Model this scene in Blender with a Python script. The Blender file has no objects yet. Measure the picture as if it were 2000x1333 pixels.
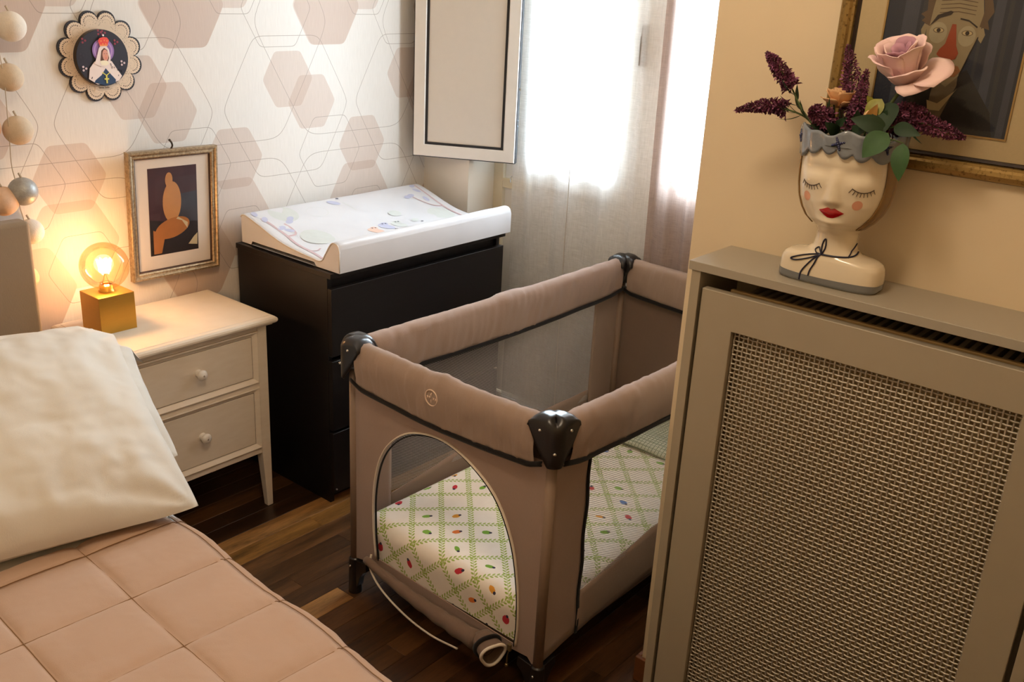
import bpy, bmesh, math, random
from math import sin, cos, pi, radians, sqrt
from mathutils import Vector, Matrix, noise
from mathutils.geometry import tessellate_polygon

random.seed(7)
sc = bpy.context.scene
COL = sc.collection

# ------------------------------------------------------------------ camera
def set_camera():
    yaw, pitch, roll = 0.8925, 0.3594, 0.0536
    f = Vector((sin(yaw) * cos(pitch), cos(yaw) * cos(pitch), -sin(pitch)))
    r = Vector((cos(yaw), -sin(yaw), 0))
    u = r.cross(f)
    r2 = r * cos(roll) + u * sin(roll)
    u2 = -r * sin(roll) + u * cos(roll)
    cam = bpy.data.cameras.new('camera')
    cam.sensor_width = 36.0
    cam.lens = 1918.26 / 2000 * 36
    cam.clip_start = 0.05
    o = bpy.data.objects.new('camera', cam)
    M = Matrix((r2, u2, -f)).transposed().to_4x4()
    M.translation = Vector((-1.8153, -2.6554, 1.6418))
    o.matrix_world = M
    COL.objects.link(o)
    sc.camera = o
set_camera()

# ------------------------------------------------------------------ light and exposure
SKY = 46.0
CEIL_W = 30.0
BULB_W = 2.6
EXPOSURE = -0.16
w = bpy.data.worlds.new('sky')
sc.world = w
w.use_nodes = True
w.node_tree.nodes['Background'].inputs[0].default_value = (0.77, 0.89, 1.0, 1)
w.node_tree.nodes['Background'].inputs[1].default_value = SKY

def add_light(name, kind, loc, energy, color, **kw):
    l = bpy.data.lights.new(name, kind)
    l.energy = energy
    l.color = color
    for k, v in kw.items():
        if k not in ('rot', 'portal'):
            setattr(l, k, v)
    o = bpy.data.objects.new(name, l)
    o.location = loc
    if 'rot' in kw:
        o.rotation_euler = kw['rot']
    if kw.get('portal'):
        l.cycles.is_portal = True
    COL.objects.link(o)
    return o
# the window lets the sky in (portal = sampling aid for the sky, gives off nothing itself)
add_light('window_portal', 'AREA', (1.16, -0.86, 1.6), 1, (1, 1, 1), shape='RECTANGLE', size=1.3, size_y=1.2,
          rot=(0, radians(90), 0), portal=True)
# the room's ceiling lamp, out of the frame
add_light('ceiling_lamp_light', 'POINT', (-1.02, -1.82, 2.40), CEIL_W, (1.0, 0.79, 0.57), shadow_soft_size=0.16)
add_light('bulb_light', 'POINT', (-0.505, -0.14, 0.815), BULB_W, (1.0, 0.42, 0.18), shadow_soft_size=0.025)

vs = sc.view_settings
sc.display_settings.display_device = 'sRGB'
vs.view_transform = 'Standard'
vs.look = 'None'
vs.exposure = EXPOSURE
vs.gamma = 1.0
vs.use_curve_mapping = False
sc.cycles.max_bounces = 10
sc.cycles.diffuse_bounces = 5
sc.cycles.transparent_max_bounces = 24
sc.cycles.sample_clamp_indirect = 6.0
sc.cycles.caustics_reflective = False
sc.cycles.caustics_refractive = False
sc.cycles.use_denoising = True

# ------------------------------------------------------------------ materials
def L(h):
    h = h.lstrip('#')
    c = [int(h[i:i + 2], 16) / 255 for i in (0, 2, 4)]
    return tuple((x / 12.92 if x <= 0.04045 else ((x + 0.055) / 1.055) ** 2.4) for x in c) + (1,)

class NT:
    """tiny node-graph helper"""
    def __init__(s, name):
        s.m = bpy.data.materials.new(name)
        s.m.use_nodes = True
        s.t = s.m.node_tree
        s.b = s.t.nodes['Principled BSDF']
        s.out = s.t.nodes['Material Output']
    def n(s, typ, **kw):
        x = s.t.nodes.new(typ)
        for k, v in kw.items():
            setattr(x, k, v)
        return x
    def link(s, a, b):
        s.t.links.new(a, b)
    def put(s, inp, v):
        if hasattr(v, 'is_linked'):
            s.link(v, inp)
        elif v is not None:
            inp.default_value = v
    def math(s, op, a, b=None, c=None, clamp=False):
        x = s.n('ShaderNodeMath', operation=op)
        x.use_clamp = clamp
        s.put(x.inputs[0], a)
        s.put(x.inputs[1], b)
        if c is not None:
            s.put(x.inputs[2], c)
        return x.outputs[0]
    def mix(s, f, a, b, blend='MIX'):
        x = s.n('ShaderNodeMix', data_type='RGBA', blend_type=blend)
        s.put(x.inputs[0], f)
        s.put(x.inputs[6], a)
        s.put(x.inputs[7], b)
        return x.outputs[2]
    def coord(s, which='Object', scale=None):
        c = s.n('ShaderNodeTexCoord').outputs[which]
        if scale:
            m = s.n('ShaderNodeMapping')
            m.inputs['Scale'].default_value = scale
            s.link(c, m.inputs[0])
            return m.outputs[0]
        return c
    def xyz(s, v):
        x = s.n('ShaderNodeSeparateXYZ')
        s.link(v, x.inputs[0])
        return x.outputs
    def noise(s, v, scale, detail=2, rough=0.5):
        x = s.n('ShaderNodeTexNoise')
        s.put(x.inputs['Vector'], v)
        x.inputs['Scale'].default_value = scale
        x.inputs['Detail'].default_value = detail
        x.inputs['Roughness'].default_value = rough
        return x.outputs[0]
    def bump(s, h, strength, dist):
        x = s.n('ShaderNodeBump')
        x.inputs['Strength'].default_value = strength
        x.inputs['Distance'].default_value = dist
        s.link(h, x.inputs['Height'])
        s.link(x.outputs[0], s.b.inputs['Normal'])
    def base(s, col, rough=0.6, metal=0.0, spec=None, coat=None):
        s.put(s.b.inputs['Base Color'], col)
        s.b.inputs['Roughness'].default_value = rough
        s.b.inputs['Metallic'].default_value = metal
        if spec is not None:
            s.b.inputs['Specular IOR Level'].default_value = spec
        if coat:
            s.b.inputs['Coat Weight'].default_value = coat
            s.b.inputs['Coat Roughness'].default_value = 0.08

MATS = {}
def plain(name, h, rough=0.6, metal=0.0, var=0.06, scale=40, bump=0.0, bscale=200, stretch=None, spec=None, coat=None, bdist=0.001):
    """colour with a slight procedural mottling and an optional fine relief"""
    if name in MATS:
        return MATS[name]
    t = NT(name)
    c = L(h)
    v = t.coord('Object', stretch)
    nz = t.noise(v, scale, 3)
    d = tuple(x * (1 - var * 1.6) for x in c[:3]) + (1,)
    e = tuple(min(1, x * (1 + var)) for x in c[:3]) + (1,)
    t.base(t.mix(nz, d, e), rough, metal, spec, coat)
    if bump:
        t.bump(t.noise(v, bscale, 2), bump, bdist)
    MATS[name] = t.m
    return t.m

def fabric(name, h, weave=700, bump=0.35, rough=0.92, var=0.08):
    if name in MATS:
        return MATS[name]
    t = NT(name)
    v = t.coord('Object')
    c = L(h)
    big = t.noise(v, 9, 3)
    fine = t.noise(t.coord('Object', (1, 1, 0.12)), weave, 1)
    d = tuple(x * (1 - var * 1.5) for x in c[:3]) + (1,)
    e = tuple(min(1, x * (1 + var)) for x in c[:3]) + (1,)
    t.base(t.mix(t.math('MULTIPLY_ADD', fine, 0.5, t.math('MULTIPLY', big, 0.5)), d, e), rough, spec=0.2)
    t.b.inputs['Sheen Weight'].default_value = 0.15
    t.bump(t.math('ADD', fine, t.noise(v, 60, 3)), bump, 0.0012)
    MATS[name] = t.m
    return t.m

def wallpaper():
    t = NT('hexagon_wallpaper')
    X, _, Z = t.xyz(t.coord('Object'))
    def hexd(cx, cz, a, px, pz):
        dx = t.math('ABSOLUTE', t.math('WRAP', t.math('SUBTRACT', X, cx), px / 2, -px / 2))
        dz = t.math('WRAP', t.math('SUBTRACT', Z, cz), pz / 2, -pz / 2)
        dz = t.math('SQRT', t.math('MULTIPLY_ADD', dz, dz, (0.035 * a) ** 2 * 4))
        s = t.math('MULTIPLY_ADD', dx, 0.8660254, t.math('MULTIPLY', dz, 0.5))
        m = t.math('SMOOTH_MAX', s, dz, 0.16 * a)
        return t.math('SUBTRACT', m, 0.8660254 * a + 0.012 * a)
    P = 0.538
    fills = [(.4145, 1.508, .142, .77), (.555, .853, .144, .77), (.249, 1.279, .1005, .77), (.345, 1.202, .0995, .77),
             (.568, 1.044, .108, .77), (.417, .737, .14, .77)]
    lines = [(.249, 1.193, .2530, P, .794), (.536, 1.458, .419, 2 * P, .794), (.536 - P, 1.458, .419, 2 * P, .794),
             (.212, 1.499, .135, P, .794), (.049, 1.578, .112, P, .794), (.42, 1.03, .1355, P, .794)]
    fsum = None
    for cx, cz, a, pz in fills:
        m = t.math('LESS_THAN', hexd(cx, cz, a, P, pz), 0)
        fsum = m if fsum is None else t.math('ADD', fsum, m)
    lsum = None
    for cx, cz, a, px, pz in lines:
        m = t.math('LESS_THAN', t.math('ABSOLUTE', hexd(cx, cz, a, px, pz)), 0.00085)
        lsum = m if lsum is None else t.math('MAXIMUM', lsum, m)
    grain = t.noise(t.coord('Object', (1, 1, 0.05)), 420, 2)
    base = t.mix(grain, L('#d3cdc6'), L('#e6e1db'))
    f = t.math('MINIMUM', t.math('MULTIPLY', fsum, 0.62), 0.62)
    col = t.mix(f, base, t.mix(grain, L('#baa496'), L('#cab4a6')))
    f2 = t.math('MULTIPLY', t.math('SUBTRACT', fsum, 1.0, clamp=True), 0.35)
    col = t.mix(f2, col, L('#a98872'))
    col = t.mix(t.math('MULTIPLY', lsum, 0.72), col, L('#8f8278'))
    t.base(col, 0.62, spec=0.3)
    t.bump(grain, 0.25, 0.0006)
    return t.m

def wood_floor():
    t = NT('dark_parquet')
    oi = t.n('ShaderNodeObjectInfo')
    rnd = oi.outputs['Random']
    comb = t.n('ShaderNodeCombineXYZ')
    t.link(t.math('MULTIPLY', rnd, 37.0), comb.inputs[0])
    t.link(t.math('MULTIPLY', rnd, 91.0), comb.inputs[1])
    add = t.n('ShaderNodeVectorMath', operation='ADD')
    t.link(t.coord('Object', (1.0, 9.0, 1.0)), add.inputs[0])
    t.link(comb.outputs[0], add.inputs[1])
    g1 = t.noise(add.outputs[0], 3.2, 5, 0.62)
    g2 = t.noise(add.outputs[0], 34, 3, 0.6)
    ramp = t.n('ShaderNodeValToRGB')
    ramp.color_ramp.elements[0].position = 0.33
    ramp.color_ramp.elements[0].color = (0.10, 0.085, 0.07, 1)
    ramp.color_ramp.elements[1].position = 0.68
    ramp.color_ramp.elements[1].color = (0.70, 0.63, 0.54, 1)
    t.link(t.math('MULTIPLY_ADD', g2, 0.3, t.math('MULTIPLY', g1, 0.75)), ramp.inputs[0])
    col = t.mix(1.0, oi.outputs['Color'], ramp.outputs[0], 'MULTIPLY')
    t.base(col, 0.33, spec=0.45)
    t.bump(g2, 0.08, 0.0008)
    return t.m

def net(name, h, pitch, cover, sx=0, sz=2):
    """fine netting: threads opaque, holes clear"""
    t = NT(name)
    v = t.xyz(t.coord('Object'))
    a, b = v[sx], v[sz]
    u1 = t.math('FRACT', t.math('DIVIDE', t.math('MULTIPLY_ADD', a, 0.55, b), pitch))
    u2 = t.math('FRACT', t.math('DIVIDE', t.math('MULTIPLY_ADD', a, -0.55, b), pitch))
    thr = t.math('MAXIMUM', t.math('LESS_THAN', u1, cover), t.math('LESS_THAN', u2, cover))
    d = t.n('ShaderNodeBsdfDiffuse')
    d.inputs[0].default_value = L(h)
    tr = t.n('ShaderNodeBsdfTransparent')
    mx = t.n('ShaderNodeMixShader')
    t.link(thr, mx.inputs[0])
    t.link(tr.outputs[0], mx.inputs[1])
    t.link(d.outputs[0], mx.inputs[2])
    t.link(mx.outputs[0], t.out.inputs[0])
    return t.m

def sheer(name, h, clear, trans, slub=0.55):
    """thin woven curtain: part lets light straight through, part diffuses it"""
    t = NT(name)
    c = L(h)
    v = t.coord('Object')
    wx = t.noise(t.coord('Object', (1, 1, 0.02)), 900, 1)
    wz = t.noise(t.coord('Object', (0.03, 0.03, 1)), 900, 1)
    wv = t.math('MULTIPLY_ADD', wx, 0.5, t.math('MULTIPLY', wz, 0.5))
    blot = t.noise(v, 60, 3)
    f = t.math('MULTIPLY_ADD', t.math('SUBTRACT', wv, 0.5), slub, t.math('MULTIPLY_ADD', t.math('SUBTRACT', blot, 0.5), slub * 0.18, clear), clamp=True)
    d = t.n('ShaderNodeBsdfDiffuse')
    d.inputs[0].default_value = c
    tl = t.n('ShaderNodeBsdfTranslucent')
    tl.inputs[0].default_value = c
    m1 = t.n('ShaderNodeMixShader')
    m1.inputs[0].default_value = trans
    t.link(d.outputs[0], m1.inputs[1])
    t.link(tl.outputs[0], m1.inputs[2])
    tr = t.n('ShaderNodeBsdfTransparent')
    m2 = t.n('ShaderNodeMixShader')
    t.link(f, m2.inputs[0])
    t.link(m1.outputs[0], m2.inputs[1])
    t.link(tr.outputs[0], m2.inputs[2])
    t.link(m2.outputs[0], t.out.inputs[0])
    return t.m

def thin_glass(name, tint, rough=0.02, refl=0.06):
    t = NT(name)
    tr = t.n('ShaderNodeBsdfTransparent')
    tr.inputs[0].default_value = tint
    gl = t.n('ShaderNodeBsdfGlossy')
    gl.inputs['Roughness'].default_value = rough
    lw = t.n('ShaderNodeLayerWeight')
    lw.inputs[0].default_value = 0.25
    mx = t.n('ShaderNodeMixShader')
    t.link(t.math('MULTIPLY_ADD', lw.outputs['Fresnel'], 0.42, refl * 0.3, clamp=True), mx.inputs[0])
    t.link(tr.outputs[0], mx.inputs[1])
    t.link(gl.outputs[0], mx.inputs[2])
    t.link(mx.outputs[0], t.out.inputs[0])
    return t.m

def emit(name, col, s):
    t = NT(name)
    e = t.n('ShaderNodeEmission')
    e.inputs[0].default_value = col
    e.inputs[1].default_value = s
    t.link(e.outputs[0], t.out.inputs[0])
    return t.m

def vine_print():
    """printed cot sheet: diamond trellis of leafy vines with small motifs in the cells (uv in metres)"""
    t = NT('vine_print_cotton')
    u, v, _ = t.xyz(t.coord('UV'))
    k = 0.70710678
    p = t.math('MULTIPLY', t.math('ADD', u, v), k)
    q = t.math('MULTIPLY', t.math('SUBTRACT', u, v), k)
    PT = 0.079
    def vine(a, b):
        x = t.math('WRAP', a, PT / 2, -PT / 2)
        side = t.math('GREATER_THAN', x, 0.0)
        S = 0.0116
        y = t.math('WRAP', t.math('MULTIPLY_ADD', side, S / 2, b), S / 2, -S / 2)
        ax = t.math('SUBTRACT', t.math('ABSOLUTE', x), 0.0048)
        # rotate into the leaf's axis
        ca, sa = cos(radians(52)), sin(radians(52))
        lx = t.math('MULTIPLY_ADD', ax, ca, t.math('MULTIPLY', y, sa))
        ly = t.math('MULTIPLY_ADD', ax, -sa, t.math('MULTIPLY', y, ca))
        e = t.math('ADD', t.math('POWER', t.math('ABSOLUTE', t.math('DIVIDE', lx, 0.0056)), 1.6),
                   t.math('POWER', t.math('ABSOLUTE', t.math('DIVIDE', ly, 0.0024)), 1.6))
        leaf = t.math('LESS_THAN', e, 1.0)
        stem = t.math('LESS_THAN', t.math('ABSOLUTE', x), 0.0006)
        return t.math('MAXIMUM', leaf, stem)
    g = t.math('MAXIMUM', vine(p, q), vine(q, p))
    # motifs
    cp = t.math('FLOOR', t.math('ADD', t.math('DIVIDE', p, PT), 0.0))
    cq = t.math('FLOOR', t.math('ADD', t.math('DIVIDE', q, PT), 0.0))
    comb = t.n('ShaderNodeCombineXYZ')
    t.link(cp, comb.inputs[0])
    t.link(cq, comb.inputs[1])
    wn = t.n('ShaderNodeTexWhiteNoise', noise_dimensions='2D')
    t.link(comb.outputs[0], wn.inputs['Vector'])
    val = wn.outputs['Value']
    rr, gg, bb = (lambda s: (s.outputs[0], s.outputs[1], s.outputs[2]))(
        (lambda s: (t.link(wn.outputs['Color'], s.inputs[0]), s)[1])(t.n('ShaderNodeSeparateColor')))
    lp = t.math('MULTIPLY', t.math('SUBTRACT', t.math('SUBTRACT', t.math('DIVIDE', p, PT), cp), 0.5), PT)
    lq = t.math('MULTIPLY', t.math('SUBTRACT', t.math('SUBTRACT', t.math('DIVIDE', q, PT), cq), 0.5), PT)
    an = t.math('MULTIPLY', rr, 6.283)
    ca, sa = t.math('COSINE', an), t.math('SINE', an)
    lx = t.math('ADD', t.math('MULTIPLY', lp, ca), t.math('MULTIPLY', lq, sa))
    ly = t.math('SUBTRACT', t.math('MULTIPLY', lq, ca), t.math('MULTIPLY', lp, sa))
    wob = t.math('MULTIPLY', t.math('SUBTRACT', t.noise(t.coord('UV'), 160, 2), 0.5), 0.9)
    thin = t.math('MULTIPLY_ADD', gg, 0.0045, 0.0062)
    body = t.math('ADD', t.math('POWER', t.math('DIVIDE', lx, 0.0125), 2.0), t.math('POWER', t.math('DIVIDE', ly, thin), 2.0))
    body = t.math('LESS_THAN', t.math('ADD', body, wob), 1.0)
    hx = t.math('SUBTRACT', lx, 0.0112)
    head = t.math('LESS_THAN', t.math('ADD', t.math('POWER', t.math('DIVIDE', hx, 0.0044), 2.0), t.math('POWER', t.math('DIVIDE', ly, 0.0040), 2.0)), 1.0)
    has = t.math('LESS_THAN', val, 0.56)
    body = t.math('MULTIPLY', body, has)
    head = t.math('MULTIPLY', head, has)
    ramp = t.n('ShaderNodeValToRGB')
    ramp.color_ramp.interpolation = 'CONSTANT'
    cols = ['#c23a44', '#d9983c', '#79a63f', '#5d7fb8', '#d8783a', '#84b04a']
    el = ramp.color_ramp.elements
    el[0].color = L(cols[0])
    el[0].position = 0
    el[1].color = L(cols[1])
    el[1].position = 1 / 6
    for i in range(2, 6):
        x = el.new(i / 6)
        x.color = L(cols[i])
    t.link(bb, ramp.inputs[0])
    cloth = t.mix(t.noise(t.coord('UV'), 30, 2), L('#ece3d6'), L('#f6efe4'))
    gn = t.noise(t.coord('UV'), 90, 1)
    col = t.mix(g, cloth, t.mix(gn, L('#8aa244'), L('#afc163')))
    col = t.mix(body, col, ramp.outputs[0])
    col = t.mix(head, col, L('#3c3a4c'))
    t.base(col, 0.9, spec=0.15)
    t.bump(t.noise(t.coord('UV'), 45, 3), 0.35, 0.002)
    return t.m

def check_cloth():
    t = NT('green_check_cotton')
    x, y, _ = t.xyz(t.coord('UV'))
    a = t.math('LESS_THAN', t.math('FRACT', t.math('DIVIDE', x, 0.012)), 0.22)
    b = t.math('LESS_THAN', t.math('FRACT', t.math('DIVIDE', y, 0.012)), 0.22)
    c = t.mix(t.math('MAXIMUM', a, b), L('#d3d8c4'), L('#7d8f70'))
    t.base(c, 0.9, spec=0.15)
    return t.m

def gold_frame(name, dark, light, rough=0.38, lo=0.30, hi=0.62, scale=140):
    t = NT(name)
    v = t.coord('Object')
    n1 = t.noise(v, scale, 4, 0.6)
    ramp = t.n('ShaderNodeValToRGB')
    ramp.color_ramp.elements[0].position = lo
    ramp.color_ramp.elements[0].color = L(dark)
    ramp.color_ramp.elements[1].position = hi
    ramp.color_ramp.elements[1].color = L(light)
    t.link(n1, ramp.inputs[0])
    t.base(ramp.outputs[0], rough, 0.75)
    t.bump(n1, 0.25, 0.001)
    return t.m

# ------------------------------------------------------------------ mesh helper
class MB:
    def __init__(s):
        s.v, s.f, s.m, s.uv = [], [], [], {}
    def add(s, vs, fs, mi=0):
        o = len(s.v)
        s.v += [tuple(p) for p in vs]
        for f in fs:
            s.f.append(tuple(i + o for i in f))
            s.m.append(mi)
        return s
    def box(s, x0, x1, y0, y1, z0, z1, mi=0):
        v = [(x, y, z) for z in (z0, z1) for y in (y0, y1) for x in (x0, x1)]
        return s.add(v, [(0, 2, 3, 1), (4, 5, 7, 6), (0, 1, 5, 4), (2, 6, 7, 3), (0, 4, 6, 2), (1, 3, 7, 5)], mi)
    def hexa(s, bot, top, mi=0):
        return s.add(list(bot) + list(top), [(3, 2, 1, 0), (4, 5, 6, 7), (0, 1, 5, 4), (1, 2, 6, 5), (2, 3, 7, 6), (3, 0, 4, 7)], mi)
    def grid(s, fn, nu, nv, mi=0, cu=False, cv=False, uvfn=None):
        v = [fn(i / (nu if cu else nu - 1), j / (nv if cv else nv - 1)) for i in range(nu) for j in range(nv)]
        o = len(s.v)
        if uvfn:
            k = 0
            for i in range(nu):
                for j in range(nv):
                    s.uv[o + k] = uvfn(i / (nu - 1), j / (nv - 1))
                    k += 1
        fs = []
        for i in range(nu if cu else nu - 1):
            for j in range(nv if cv else nv - 1):
                a, b = i * nv + j, ((i + 1) % nu) * nv + j
                c, d = ((i + 1) % nu) * nv + (j + 1) % nv, i * nv + (j + 1) % nv
                fs.append((a, b, c, d))
        return s.add(v, fs, mi)
    def tube(s, path, r, n=8, mi=0, closed=False, caps=True, flat=1.0):
        P = [Vector(p) for p in path]
        N = len(P)
        up = Vector((0, 0, 1))
        t0 = (P[1] - P[0]).normalized()
        if abs(t0.dot(up)) > 0.9:
            up = Vector((1, 0, 0))
        nrm = (up - t0 * up.dot(t0)).normalized()
        vs = []
        for i, p in enumerate(P):
            if closed:
                t = (P[(i + 1) % N] - P[i - 1]).normalized()
            else:
                t = (P[min(i + 1, N - 1)] - P[max(i - 1, 0)]).normalized()
            nrm = (nrm - t * nrm.dot(t)).normalized()
            bn = t.cross(nrm)
            rr = r(i / max(1, N - 1)) if callable(r) else r
            for k in range(n):
                a = 2 * pi * k / n
                vs.append(p + nrm * (rr * cos(a)) + bn * (rr * flat * sin(a)))
        fs = []
        for i in range(N if closed else N - 1):
            for k in range(n):
                j = (i + 1) % N
                fs.append((i * n + k, i * n + (k + 1) % n, j * n + (k + 1) % n, j * n + k))
        if caps and not closed:
            fs.append(tuple(range(n))[::-1])
            fs.append(tuple((N - 1) * n + k for k in range(n)))
        return s.add(vs, fs, mi)
    def lathe(s, prof, c, n=24, mi=0, axis='z'):
        vs = []
        for r, h in prof:
            for k in range(n):
                a = 2 * pi * k / n
                x, y = r * cos(a), r * sin(a)
                vs.append({'z': (c[0] + x, c[1] + y, c[2] + h), 'y': (c[0] + x, c[1] + h, c[2] + y), 'x': (c[0] + h, c[1] + x, c[2] + y)}[axis])
        fs = []
        for i in range(len(prof) - 1):
            for k in range(n):
                fs.append((i * n + k, i * n + (k + 1) % n, (i + 1) * n + (k + 1) % n, (i + 1) * n + k))
        return s.add(vs, fs, mi)
    def prism(s, poly, fn, h0, h1, mi=0):
        n = len(poly)
        v = [fn(a, b, h0) for a, b in poly] + [fn(a, b, h1) for a, b in poly]
        tri = tessellate_polygon([[Vector((a, b, 0)) for a, b in poly]])
        fs = [tuple(t) for t in tri] + [tuple(i + n for i in t) for t in tri]
        fs += [(i, (i + 1) % n, n + (i + 1) % n, n + i) for i in range(n)]
        return s.add(v, fs, mi)
    def flat(s, poly, fn, mi=0):
        tri = tessellate_polygon([[Vector((a, b, 0)) for a, b in poly]])
        return s.add([fn(a, b) for a, b in poly], [tuple(t) for t in tri], mi)
    def ball(s, c, r, nu=16, nv=10, mi=0, sq=(1, 1, 1)):
        pr = [(max(1e-5, sin(pi * j / nv)), -cos(pi * j / nv)) for j in range(nv + 1)]
        vs = []
        for rr, h in pr:
            for k in range(nu):
                a = 2 * pi * k / nu
                vs.append((c[0] + r * rr * cos(a) * sq[0], c[1] + r * rr * sin(a) * sq[1], c[2] + r * h * sq[2]))
        fs = [(i * nu + k, i * nu + (k + 1) % nu, (i + 1) * nu + (k + 1) % nu, (i + 1) * nu + k) for i in range(nv) for k in range(nu)]
        return s.add(vs, fs, mi)
    def build(s, name, mats, parent=None, smooth=False, bevel=0, seg=2, solid=0, sub=0, weld=True, ang=40):
        me = bpy.data.meshes.new(name)
        me.from_pydata(s.v, [], s.f)
        mats = mats if isinstance(mats, (list, tuple)) else [mats]
        for m in mats:
            me.materials.append(m)
        me.polygons.foreach_set('material_index', s.m)
        if s.uv:
            ul = me.uv_layers.new(name='UVMap')
            for lp in me.loops:
                ul.data[lp.index].uv = s.uv.get(lp.vertex_index, (0, 0))
        bm = bmesh.new()
        bm.from_mesh(me)
        if weld:
            bmesh.ops.remove_doubles(bm, verts=bm.verts, dist=1e-5)
        bmesh.ops.recalc_face_normals(bm, faces=bm.faces)
        bm.to_mesh(me)
        bm.free()
        if smooth:
            me.polygons.foreach_set('use_smooth', [True] * len(me.polygons))
        o = bpy.data.objects.new(name, me)
        COL.objects.link(o)
        if parent:
            o.parent = parent
            if parent.type == 'EMPTY' and not parent.get('local'):
                o.matrix_parent_inverse = Matrix.Translation(-parent.location)
        if solid:
            m = o.modifiers.new('solid', 'SOLIDIFY')
            m.thickness = solid
            m.offset = 0
        if bevel:
            m = o.modifiers.new('bevel', 'BEVEL')
            m.width = bevel
            m.segments = seg
            m.limit_method = 'ANGLE'
            m.angle_limit = radians(ang)
            if smooth is False:
                me.polygons.foreach_set('use_smooth', [True] * len(me.polygons))
                m.harden_normals = True
        if sub:
            m = o.modifiers.new('sub', 'SUBSURF')
            m.levels = sub
            m.render_levels = sub
        if parent is not None and parent.get('local'):
            o['local'] = 1
        return o

def thing(name, label, cat, loc=(0, 0, 0), rz=0, group=None, local=False):
    o = bpy.data.objects.new(name, None)
    o.empty_display_size = 0.05
    o.location = loc
    o.rotation_euler = (0, 0, rz)
    COL.objects.link(o)
    tag(o, label, cat, group)
    if local:
        o['local'] = 1
    return o
def tag(o, label, cat, group=None):
    o['label'] = label
    o['category'] = cat
    if group:
        o['group'] = group
    return o
def struct(o):
    o['kind'] = 'structure'
    return o
def nz(x, y, z):
    return noise.noise(Vector((x, y, z)))
def lerp(a, b, t):
    return a + (b - a) * t
def crv(pts, n):
    """Catmull-Rom through pts"""
    P = [Vector(p) for p in pts]
    P = [P[0] * 2 - P[1]] + P + [P[-1] * 2 - P[-2]]
    out = []
    segs = len(P) - 3
    for i in range(n):
        t = i / (n - 1) * segs
        k = min(int(t), segs - 1)
        t -= k
        a, b, c, d = P[k:k + 4]
        out.append(0.5 * (2 * b + (c - a) * t + (2 * a - 5 * b + 4 * c - d) * t * t + (3 * b - a - 3 * c + d) * t ** 3))
    return out
def frame_ring(mb, fn, a0, a1, b0, b1, prof, mi=0):
    """mitred picture frame: prof = [(inset from outer edge, height)] swept round the rectangle"""
    n = len(prof)
    vs = []
    for (ca, cb, sa, sb) in ((a0, b0, 1, 1), (a1, b0, -1, 1), (a1, b1, -1, -1), (a0, b1, 1, -1)):
        for ins, h in prof:
            vs.append(fn(ca + sa * ins, cb + sb * ins, h))
    fs = []
    for k in range(4):
        j = (k + 1) % 4
        for i in range(n - 1):
            fs.append((k * n + i, k * n + i + 1, j * n + i + 1, j * n + i))
    return mb.add(vs, fs, mi)

# common materials
M_CREAM_WALL = plain('cream_paint', '#deccac', 0.7, var=0.03, scale=6, bump=0.08, bscale=160)
M_WHITE_WALL = plain('white_plaster', '#e3d9cb', 0.75, var=0.03, scale=6, bump=0.08, bscale=160)
M_CEIL = plain('ceiling_paint', '#efe8dc', 0.8, var=0.02, scale=6)
M_WHITE = plain('white_lacquer', '#e6e2dc', 0.35, var=0.02)
M_IVORY = plain('ivory_paint', '#dccfb4', 0.45, var=0.03)
M_BLACKGAP = plain('black_gasket', '#17161a', 0.6, var=0.02)
M_STEEL = plain('polished_steel', '#c9c7c2', 0.25, 1.0, var=0.03)
M_BRASS = plain('brushed_brass', '#c79a45', 0.34, 0.9, var=0.05, stretch=(1, 1, 12), scale=60)
M_PRINTBLACK = plain('black_print', '#1c171d', 0.55, var=0.02)

# ================================================================== SETTING
XW, XN, YN, XP, YP = 0.885, 1.03, -0.23, -0.02, -1.675   # wall corner, niche depth, niche side, pier face, pier corner
CEIL = 2.7
mb = MB().box(-2.6, XW, 0, 0.12, 0, CEIL)
wb = struct(mb.build('wall_back', wallpaper()))
struct(MB().box(XW, 1.3, YN, 0.12, 0, CEIL).build('wall_corner', M_WHITE_WALL))
struct(MB().box(XP, 1.3, -3.3, YP, 0, CEIL).build('wall_right', M_CREAM_WALL, bevel=0.004))
struct(MB().box(-2.72, -2.6, -3.3, 0.12, 0, CEIL).build('wall_left', M_CREAM_WALL))
struct(MB().box(-2.72, XP, -3.42, -3.3, 0, CEIL).build('wall_front', M_CREAM_WALL))
struct(MB().box(-2.72, 1.3, -3.42, 0.12, CEIL, CEIL + 0.1).build('ceiling', M_CEIL))
# window wall: what is left round the opening
WY0, WY1, WZ1 = -1.50, YN, 2.25
mb = MB().box(XN, 1.3, YP, WY0, 0, CEIL).box(XN, 1.3, WY0, WY1, WZ1, CEIL)
struct(mb.build('wall_window', M_WHITE_WALL))

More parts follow.
